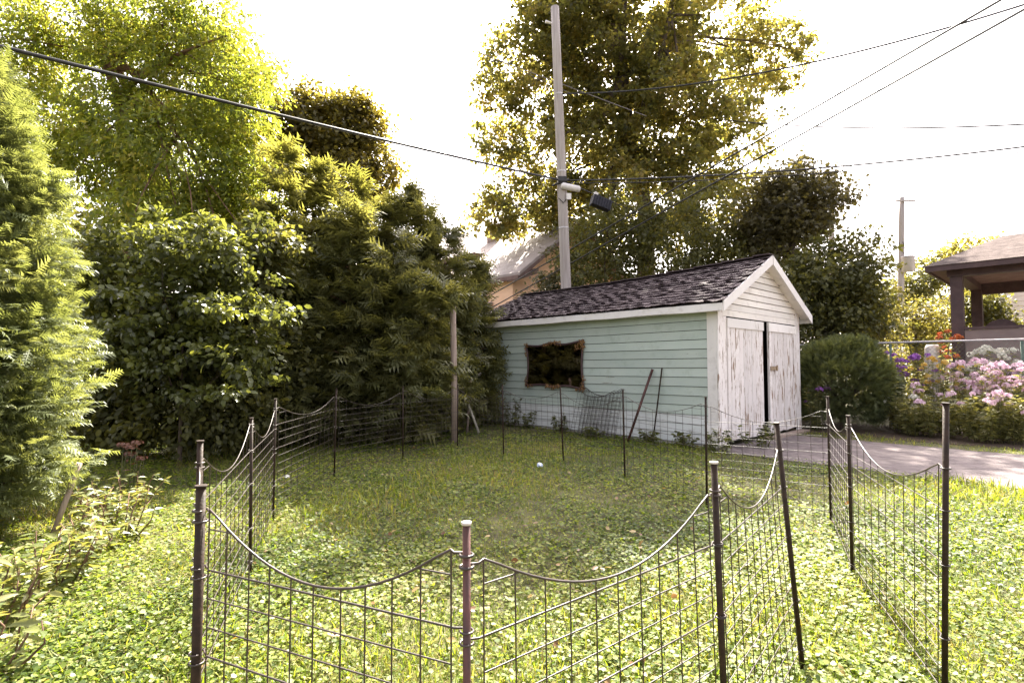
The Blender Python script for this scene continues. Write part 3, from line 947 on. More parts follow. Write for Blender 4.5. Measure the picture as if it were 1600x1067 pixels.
# ------------------------------------------------------------------ scraps on the lawn
def scrap(px, py, r, mat, label):
    d = CAM_H * FPX / (py - 570.5); c = Vector((gx(px, d), d, .06))
    m_ = MB(); rr = random.Random(px)
    n, k = 9, 4; V_ = []
    for j in range(k + 1):
        th = math.pi * (j + .3) / (k + .6)
        for i in range(n):
            an = 2 * math.pi * i / n; q = r * rr.uniform(.65, 1.25)
            V_.append(c + Vector((math.cos(an) * math.sin(th) * q, math.sin(an) * math.sin(th) * q, math.cos(th) * q * .55)))
    F_ = [(j*n + i, j*n + (i+1) % n, (j+1)*n + (i+1) % n, (j+1)*n + i) for j in range(k) for i in range(n)]
    F_ += [tuple(range(n - 1, -1, -1)), tuple(range(k*n, k*n + n))]
    m_.add(V_, F_)
    o = m_.build('crumpled_scrap', mat); tag(o, label, 'litter')
scrap(843, 731, .055, M['litter'], 'small pale blue crumpled scrap on the shaded grass')
scrap(452, 750, .035, M['litter_white'], 'small white crumpled scrap on the sunlit grass')

# ------------------------------------------------------------------ utility poles and cables
def utility_pole(name, base, top, r0, r1, label):
    e = empty(name, base, label, 'utility pole', 'utility poles')
    m_ = MB(); n = 8
    b, t = Vector(base), Vector(top)
    m_.tube([b.lerp(t, i / n) - UZ * (.5 if i == 0 else 0) for i in range(n + 1)], [r0 + (r1 - r0) * i / n for i in range(n + 1)], 14)
    m_.build('pole_shaft', M['pole_wood'], e)
    return e
PD = 16.0
pb = Vector((gx(892, PD), PD, 0)); pt = at(867, 12, PD)
up = utility_pole('utility_pole', pb, pt, .165, .125, 'tall grey wooden utility pole rising behind the shed roof')
def pole_at(py):
    """point on the pole's axis at photograph height py"""
    z = at(880, py, PD).z
    return pb.lerp(pt, z / pt.z)
m_ = MB()
for z_, dr in ((7.0, .142), (7.25, .142), (5.55, .150), (9.6, .134)):
    c = pb.lerp(pt, z_ / pt.z); m_.tube([c - UZ * .03, c + UZ * .03], dr, 14)
m_.build('steel_band', M['grey_metal'], up)
sc_ = pole_at(297)
m_ = MB(); a = sc_ + Vector((-.05, -.20, .07)); b = sc_ + Vector((.52, -.14, -.03))
dd = (b - a)
m_.tube([a, a + dd * .04, a + dd * .08, a + dd * .92, a + dd * .96, b], [.05, .075, .095, .095, .075, .05], 14)
m_.build('splice_case', M['white_plastic'], up)
m_ = MB(); m_.box(pole_at(283) + Vector((0, -.17, 0)), (.13, 0, 0), (0, .05, 0), (0, 0, .07)); m_.tube([pole_at(290) + Vector((-.3, -.12, -.05)), pole_at(286) + Vector((.2, -.18, .05))], .035, 8)
m_.build('clamp', M['cable'], up)
m_ = MB(); m_.box(pole_at(310) + Vector((.17, -.17, 0)), (.07, 0, 0), (0, .03, 0), (0, 0, .09)); m_.build('tag_plate', M['white_plastic'], up)
m_ = MB(); m_.tube([pole_at(312) + Vector((-.13, -.14, 0)), pole_at(320) + Vector((0, -.19, 0)), pole_at(312) + Vector((.13, -.14, 0))], .015, 6); m_.build('wire_loop', M['cable'], up)
m_ = MB()
for dz in (-.4, .4, .9):
    m_.tube([pole_at(20) + Vector((-.12, -.1, dz)), pole_at(20) + Vector((-.3, -.14, dz + .03))], [.03, .045], 8)
m_.build('insulator', M['white_plastic'], up)

def cable(p0, p1, r, label, sag=0.0, mat='cable', name='overhead_cable', n=24):
    m_ = MB()
    m_.tube([p0.lerp(p1, i / n) - UZ * (4 * sag * (i / n) * (1 - i / n)) for i in range(n + 1)], r, 6)
    o = m_.build(name, M[mat]); tag(o, label, 'cable', 'overhead cables'); return o
cable(at(-260, 8, 6.0), pole_at(284) + Vector((-.1, -.15, 0)), .028, 'thick black cable running from the pole down over the left trees', .05)
cable(at(440, -34, 19), at(1010, 182, 19), .016, 'faint grey wire crossing behind the top of the pole', 0, 'cable_grey')
cable(at(520, -22, 20), at(900, 150, 20), .010, 'faint upper grey wire in the sky left of the pole', 0, 'cable_grey')
cable(pole_at(148) + Vector((.12, -.05, 0)), at(1750, -42, 9.5), .022, 'twisted black cable rising from the pole to the upper right', .55)
H0 = Vector((-.35, 22.25, 4.55))
cable(at(752, 470, 22.0), at(1720, -90, 8.0), .022, 'upper of two parallel wires sloping from the peach house to the upper right', 0)
cable(at(748, 492, 22.0), at(1740, -63, 8.0), .022, 'lower of two parallel wires sloping from the peach house to the upper right', 0)
cable(at(1060, 178, 24), at(1760, 184, 14), .026, 'sagging dark cable leaving the big maple towards the right', .45)
cable(pole_at(284) + Vector((.1, -.1, 0)), at(1760, 208, 13), .022, 'upper wire of the pair running right from the pole clamp', .25)
cable(pole_at(288) + Vector((.1, -.1, 0)), at(1760, 215, 13), .014, 'lower wire of the pair running right from the pole clamp', .30)
cable(at(1150, 302, 26), at(1760, 300, 26), .012, 'faint low grey wire above the distant poles', .1, 'cable_grey')
DC0, DC1 = pole_at(287) + Vector((.1, -.16, 0)), at(1130, 378, 24)
cable(DC0, DC1, .016, 'black cable descending right from the pole past the terminal box', .12)
# terminal box hung on that cable
tb = DC0.lerp(DC1, .125) - UZ * .06
box = empty('cable_terminal_box', tb, 'dark ribbed terminal box hanging from the descending cable', 'terminal box')
dirc = (DC1 - DC0).normalized(); dirh = Vector((dirc.x, dirc.y, 0)).normalized(); nn_ = Vector((-dirh.y, dirh.x, 0))
X_ = Vector((.93, .25, -.28)).normalized(); Y_ = Vector((-.25, .96, 0)).normalized(); Z_ = X_.cross(Y_).normalized()
m_ = MB(); cc = tb + X_ * .25 - UZ * .2
m_.box(cc, X_ * .32, Y_ * .13, Z_ * .15); m_.box(cc + Z_ * .165, X_ * .29, Y_ * .1, Z_ * .015); m_.build('case', M['blue_box'], box)
for i in range(7):
    m_ = MB(); m_.box(cc + X_ * (-.27 + i * .09) - Y_ * .142, X_ * .014, Y_ * .012, Z_ * .14); m_.build('rib', M['blue_box'], box)
for s_ in (-.25, .25):
    m_ = MB(); m_.tube([cc + X_ * s_ + Z_ * .15, cc + X_ * s_ + Z_ * .30], .02, 6); m_.build('hanger', M['grey_metal'], box)
m_ = MB(); m_.box(cc - X_ * .24 + Z_ * .22, X_ * .06, Y_ * .06, Z_ * .05); m_.build('clip', M['white_plastic'], box)

P2 = 24.0
p2 = utility_pole('utility_pole', Vector((gx(1404, P2), P2, 0)), at(1409, 309, P2), .14, .11, 'distant utility pole carrying a grey transformer can')
m_ = MB(); c = at(1419, 413, P2 - .25)
m_.tube([c - UZ * .32, c - UZ * .3, c + UZ * .28, c + UZ * .30], [.2, .25, .25, .26], 16); can = m_.build('transformer', M['grey_metal'], p2)
m_ = MB(); m_.tube([c + UZ * .302, c + UZ * .35], [.275, .25], 16); m_.build('lid', M['grey_metal'], can)
m_ = MB(); m_.box(at(1411, 413, P2 - .1), (.12, 0, 0), (0, .04, 0), (0, 0, .04)); m_.box(at(1411, 420, P2 - .1), (.12, 0, 0), (0, .04, 0), (0, 0, .04)); m_.build('bracket', M['black_metal'], p2)
m_ = MB(); a = at(1402, 318, P2 - .15); m_.box(at(1415, 314, P2 - .16), (.42, 0, 0), (0, .03, 0), (0, 0, .03)); m_.build('crossarm', M['pole_wood'], p2)
m_ = MB(); 
for dx in (-.1, .08, .25): m_.tube([at(1408, 386, P2 - .2) + Vector((dx, 0, 0)), at(1408, 380, P2 - .2) + Vector((dx, 0, .06)), at(1412, 392, P2 - .2) + Vector((dx, 0, .02)), c + Vector((dx * .5, 0, .35))], .012, 5)
m_.build('jumper_wire', M['cable'], p2)
utility_pole('utility_pole', Vector((gx(1298, 28), 28, 0)), at(1299, 284, 28), .15, .12, 'distant utility pole half hidden behind the dark maple')

# ------------------------------------------------------------------ houses behind
def G(o, u, v, z=0.0): return Vector(o) + AU * u + AV * v + UZ * z
PO = (.03, 22.0, 0)
ph = empty('peach_house', PO, 'peach clapboard house with grey gable roof behind the shed', 'house')
HWd, HLn, EH, PH = 7.4, 9.0, 5.25, 7.95
def gbox(o, u0, u1, v0, v1, z0, z1):
    m_ = MB(); m_.box(G(o, (u0+u1)/2, (v0+v1)/2, (z0+z1)/2), AU*((u1-u0)/2), AV*((v1-v0)/2), UZ*((z1-z0)/2)); return m_
m_ = MB()
poly = [(0, 0), (HWd, 0), (HWd, EH), (HWd/2, PH), (0, EH)]
m_.hexa([G(PO, u, 0, z) for u, z in poly], [G(PO, u, HLn, z) for u, z in poly]); m_.build('wall', M['peach'], ph)
def roof_slab(o, side, wd, ln, eh, pk, ov, fr, th, mat, parent):
    sl = (pk - eh) / (wd / 2)
    def pnt(u, v, h): 
        z = eh + u * sl + h
        return G(o, u, v, z) if side == 0 else G(o, wd - u, v, z)
    m_ = MB()
    m_.hexa([pnt(-ov, -fr, .02), pnt(wd/2, -fr, .02), pnt(wd/2, ln + fr, .02), pnt(-ov, ln + fr, .02)], [pnt(-ov, -fr, .02 + th), pnt(wd/2, -fr, .02 + th), pnt(wd/2, ln + fr, .02 + th), pnt(-ov, ln + fr, .02 + th)])
    r_ = m_.build('roof', mat, parent)
    m_ = MB()
    m_.hexa([pnt(-ov, -fr + .03, -.16), pnt(wd/2 - .02, -fr + .03, -.16), pnt(wd/2 - .02, -.02, -.16), pnt(-ov, -.02, -.16)], [pnt(-ov, -fr + .03, .01), pnt(wd/2 - .02, -fr + .03, .01), pnt(wd/2 - .02, -.02, .01), pnt(-ov, -.02, .01)])
    m_.build('rake_soffit', M['soffit'], r_)
    return r_
rs = roof_slab(PO, 0, HWd, HLn, EH, PH, .35, .75, .14, M['far_roof'], ph)
rs2 = roof_slab(PO, 1, HWd, HLn, EH, PH, .35, .75, .14, M['far_roof'], ph)
gbox(PO, -.38, -.30, -.7, HLn + .5, EH - .36, EH - .20).build('gutter', M['soffit'], ph)
gbox(PO, HWd/2 - .3, HWd/2 + .3, 5.0, 5.6, PH - .4, PH + .9).build('chimney', M['roof_brown'], ph)
# return of the eave on the gable
m_ = MB(); m_.hexa([G(PO, -.3, -.74, EH - .38), G(PO, .75, -.74, EH - .02), G(PO, .75, -.02, EH - .02), G(PO, -.3, -.02, EH - .38)], [G(PO, -.3, -.74, EH - .2), G(PO, .75, -.74, EH + .2), G(PO, .75, -.02, EH + .2), G(PO, -.3, -.02, EH - .2)]); m_.build('eave_return', M['soffit'], ph)
def window(o, u, v, w, z0, z1, parent, on_side=True):
    """white sash window on the wall that faces the lawn (on_side) or on the gable"""
    def pb_(a0, a1, b0, b1, d0, d1, name, mat, par):
        m_ = MB()
        if on_side: m_.box(G(o, -(d0+d1)/2, v + (a0+a1)/2, (b0+b1)/2), AU*((d1-d0)/2), AV*((a1-a0)/2), UZ*((b1-b0)/2))
        else: m_.box(G(o, u + (a0+a1)/2, -(d0+d1)/2, (b0+b1)/2), AU*((a1-a0)/2), AV*((d1-d0)/2), UZ*((b1-b0)/2))
        return m_.build(name, mat, par)
    w_ = pb_(-w/2, w/2, z0, z1, .002, .02, 'window', M['pane'], parent)
    for a in (-w/2, w/2): pb_(a - .06, a + .06, z0 - .06, z1 + .06, .024, .08, 'frame', M['white_house'], w_)
    for b in (z0, (z0+z1)/2, z1): pb_(-w/2 + .06, w/2 - .06, b - .05, b + .05, .024, .075, 'frame', M['white_house'], w_)
    for a in (-w/6, w/6): pb_(a - .018, a + .018, z0 + .05, z1 - .05, .024, .05, 'muntin', M['white_house'], w_)
    for b in (z0 + (z1-z0)*.25, z0 + (z1-z0)*.75): pb_(-w/2 + .06, w/2 - .06, b - .018, b + .018, .024, .048, 'muntin', M['white_house'], w_)
window(PO, 0, 2.35, .95, 3.72, 5.0, ph)
window(PO, 0, 5.2, .95, 3.72, 5.0, ph)
window(PO, 4.6, 0, 1.0, 3.5, 4.9, ph, False)
# lean-to roof at the corner of the peach house
m_ = MB()
m_.hexa([G(PO, -.05, 1.2, 4.05), G(PO, -.05, 4.8, 4.05), G(PO, -2.0, 4.8, 3.1), G(PO, -2.0, 1.2, 3.1)], [G(PO, -.05, 1.2, 4.17), G(PO, -.05, 4.8, 4.17), G(PO, -2.0, 4.8, 3.22), G(PO, -2.0, 1.2, 3.22)])
m_.build('porch_roof', M['far_roof'], ph)
gbox(PO, -1.9, -.05, 1.35, 4.65, 0, 3.05).build('porch_wall', M['white_house'], ph)

# white house with a hipped roof, mostly behind the cedars
WO = Vector((gx(743, 27.0), 27.0, 0))
wh = empty('white_house', WO, 'white house with a hipped grey roof mostly hidden behind the cedars', 'house')
WW, WLn, WE, WP = 8.0, 9.5, 7.0, 10.3
def W_(u, v, z=0): return G(WO, u, v, z)
m_ = MB(); m_.box(W_(WW/2, WLn/2, WE/2), AU*(WW/2), AV*(WLn/2), UZ*(WE/2)); m_.build('wall', M['white_house'], wh)
m_ = MB(); e_ = .5
b4 = [W_(-e_, -e_, WE), W_(WW+e_, -e_, WE), W_(WW+e_, WLn+e_, WE), W_(-e_, WLn+e_, WE)]
r2_ = [W_(WW/2, WLn/2 - .8, WP), W_(WW/2, WLn/2 + .8, WP)]
b0 = [p - UZ * .16 for p in b4]
m_.add(b4 + r2_, [(0, 1, 4), (1, 2, 5, 4), (2, 3, 5), (3, 0, 4, 5)]); hr = m_.build('roof', M['far_roof'], wh)
m_ = MB(); m_.hexa([p - UZ * .2 for p in b4], [p - UZ * .004 for p in b4]); m_.build('cornice', M['soffit'], hr)
window(WO, 0, 1.5, .9, 4.6, 6.1, wh); window(WO, 1.6, 0, .9, 4.6, 6.1, wh, False)

# pale house on the right behind the porch
RE = Vector((gx(1570, 21.5), 21.5, 0))
RO = RE - AV * 7.0
rh = empty('pale_house', RO, 'pale clapboard house wall at the right edge behind the porch', 'house')
nbd = 28
for i in range(nbd):
    z0 = .2 + i * .19
    m_ = MB(); m_.hexa([G(RO, -.03, 0, z0), G(RO, -.03, 7, z0), G(RO, -.008, 7, z0 + .186), G(RO, -.008, 0, z0 + .186)], [G(RO, .04, 0, z0), G(RO, .04, 7, z0), G(RO, .04, 7, z0 + .186), G(RO, .04, 0, z0 + .186)])
    m_.build('clapboard', M['cream'], rh)
gbox(RO, .045, 8, .01, 7, 0, 5.5).build('wall', M['cream'], rh)
gbox(RO, -.06, .10, 6.93, 7.06, 0, 5.52).build('corner_board', M['white_house'], rh)
m_ = MB(); m_.hexa([G(RO, -.5, -.5, 5.54), G(RO, 8.5, -.5, 5.54), G(RO, 8.5, 7.5, 5.54), G(RO, -.5, 7.5, 5.54)], [G(RO, 3.8, 3, 7.4), G(RO, 4.2, 3, 7.4), G(RO, 4.2, 4, 7.4), G(RO, 3.8, 4, 7.4)]); m_.build('roof', M['porch_roof'], rh)

# covered porch
KO = Vector((11.62, 14.45, 0))
FV, SD = -AV, AU                      # front runs towards the camera's right, side runs away
def K(f, s, z=0): return KO + FV * f + SD * s + UZ * z
def kbox(f0, f1, s0, s1, z0, z1):
    m_ = MB(); m_.box(K((f0+f1)/2, (s0+s1)/2, (z0+z1)/2), FV*((f1-f0)/2), SD*((s1-s0)/2), UZ*((z1-z0)/2)); return m_
por = empty('covered_porch', K(2, 1.7), 'brown covered porch with hipped shingle roof at the right edge', 'porch')
kbox(.15, 6, .15, 4.2, 0, 1.30).build('deck', M['taupe_panel'], por)
for k, (f, s) in enumerate(((.18, .18), (.18, 3.9), (5.6, .18))):
    kbox(f - .13, f + .13, s - .13, s + .13, 0, 3.84).build('post', M['dark_trim'], por)
    kbox(f - .17, f + .17, s - .17, s + .17, 1.31, 1.45).build('post_base', M['dark_trim'], por)
kbox(.32, 5.46, .08, .14, 1.32, 2.42).build('parapet', M['taupe_panel'], por)
kbox(.31, 5.47, .04, .20, 2.43, 2.50).build('cap_rail', M['dark_trim'], por)
kbox(.0, 6.2, .02, .30, 3.85, 4.02).build('beam', M['dark_trim'], por)
kbox(.02, .30, .31, 4.1, 3.85, 4.02).build('beam', M['dark_trim'], por)
kbox(.31, 6.2, 3.82, 4.08, 3.70, 4.02).build('beam', M['dark_trim'], por)
kbox(-.34, 6.4, -.34, 4.5, 4.03, 4.07).build('ceiling', M['soffit'], por)
kbox(-.40, 6.4, -.40, -.35, 3.98, 4.12).build('fascia', M['dark_trim'], por)
kbox(-.40, -.35, -.34, 4.5, 3.98, 4.12).build('fascia', M['dark_trim'], por)
m_ = MB(); e = .44
m_.hexa([K(-e, -e, 4.125), K(6.5, -e, 4.125), K(6.5, 4.5, 4.125), K(-e, 4.5, 4.125)], [K(1.0, 1.9, 5.1), K(6.5, 1.9, 5.1), K(6.5, 2.2, 5.1), K(1.0, 2.2, 5.1)]); m_.build('roof', M['porch_roof'], por)
# patio chair on the porch
ch = empty('patio_chair', K(.95, 1.5, 1.30), 'dark patio chair with rounded back on the porch behind the parapet', 'chair')
m_ = MB(); m_.box(K(.95, 1.5, 1.80), FV*.28, SD*.28, UZ*.04); m_.build('seat', M['dark_trim'], ch)
m_ = MB()
arc = [(math.cos(R(a)) * .36, math.sin(R(a)) * .34) for a in range(0, 181, 20)]
m_.hexa([K(.95 + a, 1.24, 2.36 + b) for a, b in arc] + [K(.95 - .36, 1.24, 1.85), K(.95 + .36, 1.24, 1.85)], [K(.95 + a, 1.19, 2.40 + b) for a, b in arc] + [K(.95 - .36, 1.19, 1.85), K(.95 + .36, 1.19, 1.85)])
m_.build('backrest', M['dark_trim'], ch)
for a in (-.25, .25):
    for b in (-.25, .25):
        m_ = MB(); m_.tube([K(.95 + a, 1.5 + b, 1.305), K(.95 + a * .92, 1.5 + b * .92, 1.76)], .022, 8); m_.build('leg', M['dark_trim'], ch)

# chain-link fence behind the flowers
cf = empty('chain_link_fence', S(6.75, -4), 'green chain-link fence behind the flower bed', 'fence')
CU, CZT = 6.75, 2.06
m_ = MB(); m_.tube([S(CU, 1.5, CZT), S(CU, -4, CZT), S(CU, -9, CZT)], .024, 8); m_.build('top_rail', M['grey_metal'], cf)
for v in (1.4, -1.2, -3.6, -6.0, -8.6):
    m_ = MB(); m_.tube([S(CU + .01, v, -.2), S(CU + .01, v, CZT - .03)], .028, 8); po = m_.build('post', M['green_metal'], cf)
m_ = MB()
pit = .085
nw = int(10.3 / pit)
for i in range(nw):
    for s_ in (-1, 1):
        v0 = 1.4 - i * pit; v1 = v0 + s_ * (CZT - .1) * .9
        a, b = S(CU - .026 - .004 * s_, v0, .06), S(CU - .026 - .004 * s_, v1, CZT - .02)
        m_.tube([a, b], .0024, 3, False)
o = m_.build('chain_mesh', M['green_metal'], cf); o['kind'] = 'stuff'

# pale planter and orange chrysanthemums beside the porch
m_ = MB(); c = Vector((gx(1457, 14.6), 14.6, 0))
m_.tube([c, c + UZ * .1, c + UZ * 1.6, c + UZ * 1.95, c + UZ * 2.05, c + UZ * 2.05], [.15, .18, .18, .17, .13, .12], 16)
o = m_.build('storage_barrel', M['cream']); tag(o, 'pale upright barrel beside the porch post', 'barrel')

# ------------------------------------------------------------------ trees
def Bl(px, py, rx, ry, d, rd):
    c = at(px, py, d); return (c.x, c.y, c.z, rx * d / FPX, rd, ry * d / FPX)
def crown(blobs, nclump, per, cr, shell=.35, flat=.65):
    blobs = np.array(blobs, float)
    vol = blobs[:, 3] * blobs[:, 4] * blobs[:, 5]
    w = vol ** .75; w = np.maximum(w, .12 * w.mean()); w /= w.sum()
    which = rng.choice(len(blobs), nclump, p=w)
    b = blobs[which]
    d = rand_dir(nclump)
    r = ((shell + (1 - shell) * rng.random(nclump) ** .6) * rng.uniform(.88, 1.14, nclump))[:, None]
    cen = b[:, :3] + d * r * b[:, 3:6]
    crnd = rng.random(nclump)
    cen_r = cr * rng.uniform(.6, 1.35, nclump)
    P = np.repeat(cen, per, 0)
    off = rng.normal(size=(nclump * per, 3)) * .55
    off *= np.repeat(cen_r, per)[:, None]
    off[:, 2] *= flat
    P = P + off
    O = unit(np.repeat(d, per, 0) * .8 + unit(off) * .6)
    rnd = np.clip(np.repeat(crnd, per) * .55 + rng.random(nclump * per) * .45 + .0, 0, 1)
    return P, O, rnd, cen
def limb(m_, a, b, r0, r1, bow=.15, n=6, nside=7):
    a, b = Vector(a), Vector(b); L = (b - a).length
    mid = a.lerp(b, .5) + Vector((random.gauss(0, .05), random.gauss(0, .05), bow)) * L
    pts = [a * (1 - t) ** 2 + mid * 2 * t * (1 - t) + b * t * t for t in [k / n for k in range(n + 1)]]
    m_.tube(pts, [r0 + (r1 - r0) * k / n for k in range(n + 1)], nside)
    return pts
def tree(name, label, base, trunk, r0, blobs, nclump, per, cr, lsize, mat, tmpl=T_DIAMOND, nlimb=24, group=None, bark='bark', cat='tree', droop=.35, zmin=.05, shell=.35, flat=.65, nmain=5):
    """trunk: list of points; the crown hangs on limbs that leave the trunk"""
    e = empty(name, base, label, cat, group)
    P, O, rnd, cen = crown(blobs, nclump, per, cr, shell, flat)
    m_ = MB()
    tp = [Vector(p) for p in trunk]
    m_.tube([tp[0] - UZ * .2] + tp, [r0 * 1.25] + [r0 * (1 - .62 * k / (len(tp) - 1)) for k in range(len(tp))], 10)
    starts = [tp[-1], tp[-2].lerp(tp[-1], .5)] + ([tp[-2]] if len(tp) > 2 else [])
    order = rng.permutation(len(cen))[:nlimb]
    mains = []
    for k, ci in enumerate(order):
        c = Vector(cen[ci])
        if k < nmain or not mains:
            s = random.choice(starts); pts = limb(m_, s, c, r0 * .42, r0 * .07, .06)
            mains.append(pts)
        else:
            pts0 = min(mains, key=lambda q: (q[3] - c).length)
            s = pts0[random.choice((2, 3, 4))]; limb(m_, s, c, r0 * .16, r0 * .03, .03, 4, 5)
    m_.build('trunk', M[bark], e)
    ok = P[:, 2] > zmin
    P, O, rnd = P[ok], O[ok], rnd[ok]
    n = len(P)
    y = O * .6 + rng.normal(size=(n, 3)) * .55 + np.array([0, 0, -droop])
    nr = np.array([0, 0, .9]) + O * .35 + rng.normal(size=(n, 3)) * .6
    leaves('crown', P, y, nr, lsize * rng.uniform(.5, 1.4, n), tmpl, rnd, mat, e)
    return e

# the big maple behind the shed
D = 24.0
mb_ = Vector((gx(1005, D), D, 0))
tree('maple_tree', 'huge sunlit maple tree towering behind the shed and pole', mb_,
     [mb_, mb_ + Vector((.1, 0, 3.0)), at(1010, 330, D), at(985, 230, D), at(975, 120, D)], .52,
     [Bl(850, 110, 95, 130, D, 3.0), Bl(965, 50, 150, 130, D, 3.5), Bl(1110, 55, 110, 100, D + 3, 3.0), Bl(1205, 90, 70, 62, D + 4, 2.0),
      Bl(785, 165, 45, 110, D, 2.0), Bl(905, 250, 130, 100, D, 3.2), Bl(1060, 190, 110, 110, D, 3.0), Bl(1000, 320, 150, 80, D, 3.2),
      Bl(1150, 215, 60, 90, D + 3, 2.0), Bl(815, 325, 75, 55, D, 2.4), Bl(1120, 320, 80, 75, D, 2.5), Bl(930, -72, 88, 70, D, 2.4), Bl(925, -15, 115, 75, D + .5, 3.0), Bl(890, 50, 90, 80, D - .5, 2.6), Bl(940, -60, 80, 60, D + 1, 2.2), Bl(1075, -25, 70, 40, D + 3, 2.0), Bl(775, 345, 38, 50, D, 1.5), Bl(1000, 190, 120, 110, D, 3.0)],  # blobs above view added to shade the lawn, right lobes set back for sun
     2050, 58, .46, .165, M['maple'], T_WIDE, 70, 'leafy trees', nmain=16, flat=.58)
# understorey behind the shed
for k, (px, d, bl, lab) in enumerate([
    (960, 19.5, [(950, 385, 75, 60), (925, 430, 60, 50), (985, 340, 60, 50)], 'dark leafy shrub right of the pole behind the shed roof'),
    (1085, 19.0, [(1085, 360, 90, 70), (1040, 410, 80, 55), (1140, 400, 70, 60)], 'dark leafy shrub behind the middle of the shed ridge'),
    (1190, 20.0, [(1175, 420, 60, 70), (1210, 440, 50, 70)], 'dark leafy shrub behind the shed gable peak')]):
    b = Vector((gx(px, d), d, 0))
    blobs = [Bl(*q, d, 1.5) for q in bl] + [(b.x, b.y, 1.6, 2.0, 1.4, 1.6)]
    tree('tall_shrub', lab, b, [b, b + UZ * 1.5, b + UZ * 3.2], .12, blobs, 260, 60, .5, .13, M['shrub_dark'], T_DIAMOND, 16, 'shrubs behind the shed', cat='shrub')
# vine-covered bush in front of the peach house
b = Vector((gx(866, 19.8), 19.8, 0))
tree('climbing_shrub', 'pale-leaved shrub growing against the peach house gable', b, [b, b + UZ * 2.0, b + UZ * 3.6], .08,
     [Bl(862, 425, 22, 40, 19.8, .7), Bl(845, 455, 30, 30, 19.8, .8), Bl(885, 440, 20, 45, 19.8, .6), (b.x, b.y, 1.6, .9, .7, 1.6)], 90, 46, .32, .12, M['ivy'], T_DIAMOND, 8, cat='shrub')
# dark maple right of the shed
D = 17.5
b = Vector((gx(1232, D), D, 0))
tree('dark_maple_tree', 'small dark-leaved maple tree right of the shed gable', b, [b, b + UZ * 2.2, at(1238, 390, D), at(1245, 330, D)], .13,
     [Bl(1240, 320, 62, 62, D, 1.3), Bl(1195, 325, 45, 55, D, 1.1), Bl(1285, 305, 38, 50, D, 1.0), Bl(1255, 275, 40, 32, D, .9), Bl(1215, 372, 45, 35, D, 1.0)],
     230, 60, .42, .15, M['dark_maple'], T_MAPLE, 22, 'leafy trees', nmain=8)
D = 16.0
b = Vector((gx(1300, D), D, 0))
tree('bushy_tree', 'broad dark green bush right of the shed below the dark maple', b, [b, b + UZ * 1.2, b + UZ * 3.0], .14,
     [Bl(1305, 420, 62, 52, D, 1.4), Bl(1340, 400, 36, 38, D, .9), Bl(1260, 450, 50, 60, D, 1.1), Bl(1310, 490, 65, 55, D, 1.3), Bl(1265, 525, 50, 60, D, 1.0), Bl(1345, 470, 30, 50, D, .8)],
     320, 56, .42, .13, M['shrub_dark'], T_DIAMOND, 20, 'leafy trees', cat='bush')
# background on the right
for px, d, bl, mt, lab, nm, sz, nc in [
    (1365, 17.5, [(1362, 490, 38, 35), (1385, 470, 25, 25), (1350, 520, 40, 30)], 'yellow_bush', 'yellow-green bush left of the distant transformer pole', 'yellow_bush', .10, 130),
    (1432, 18.5, [(1432, 500, 40, 30), (1462, 495, 30, 28), (1405, 505, 30, 25), (1450, 525, 40, 25)], 'yellow_bush', 'golden leafy bush between the transformer pole and the porch', 'yellow_bush', .10, 150),
    (1437, 27.0, [(1435, 445, 36, 30), (1450, 420, 18, 20), (1420, 460, 30, 25)], 'green_bush', 'dark tree behind the transformer can', 'distant_tree', .17, 130),
    (1530, 27.0, [(1530, 388, 48, 20), (1500, 400, 40, 22), (1565, 392, 36, 20), (1540, 420, 70, 30)], 'maple', 'distant tree crown showing above the porch roof', 'distant_tree', .19, 170),
    (1545, 17.8, [(1545, 480, 26, 28), (1522, 475, 24, 25), (1560, 500, 24, 22), (1525, 505, 25, 20)], 'green_bush', 'green leafy bush seen through the porch', 'porch_bush', .11, 120),
    (1400, 40.0, [(1330, 480, 90, 50), (1420, 490, 90, 40), (1500, 490, 90, 45)], 'green_bush', 'hazy far tree behind the yellow bushes', 'distant_tree', .26, 220),
    ]:
    b = Vector((gx(px, d), d, 0))
    blobs = [Bl(*q, d, q[2] * d / FPX * .9) for q in bl]
    blobs.append((b.x, b.y, blobs[0][2] * .45, blobs[0][3] * .9, blobs[0][3] * .8, blobs[0][2] * .45))
    tree(nm, lab, b, [b, b + UZ * blobs[0][2] * .4, b + UZ * blobs[0][2]], .09, blobs, nc, 46, .30 * d / 17, sz, M[mt], T_DIAMOND, 12, 'background greenery on the right', cat='bush' if 'bush' in nm else 'tree')

# the light box elder on the left
D = 11.5
b = Vector((gx(200, D), D, 0))
tree('box_elder_tree', 'tall bright yellow-green tree filling the upper left', b, [b, b + Vector((.1, 0, 2.5)), at(200, 270, D), at(185, 150, D), at(150, 60, D)], .19,
     [Bl(210, 210, 75, 80, D, 1.6), Bl(330, 120, 80, 90, D, 1.4), Bl(290, 260, 105, 90, D, 1.7), Bl(385, 250, 40, 80, D, 1.0), Bl(250, 40, 110, 50, D, 1.5),
      Bl(120, 50, 70, 45, D, 1.2), Bl(395, 330, 45, 70, D, 1.1), Bl(300, 350, 100, 70, D, 1.5), Bl(140, 250, 50, 60, D, 1.0), Bl(330, 30, 70, 40, D, 1.2), Bl(40, 90, 60, 100, D, 1.2), Bl(370, 180, 50, 60, D, 1.0), Bl(420, 130, 20, 22, D, .6), Bl(70, 190, 70, 70, D, 1.1), Bl(230, 120, 80, 60, D, 1.4), Bl(340, 400, 70, 40, D - 1.5, .9), Bl(230, 350, 70, 40, D - 1.5, .9)],
     1300, 64, .32, .115, M['elder'], T_NARROW, 40, 'leafy trees', 'bark_red', droop=.55, nmain=10)
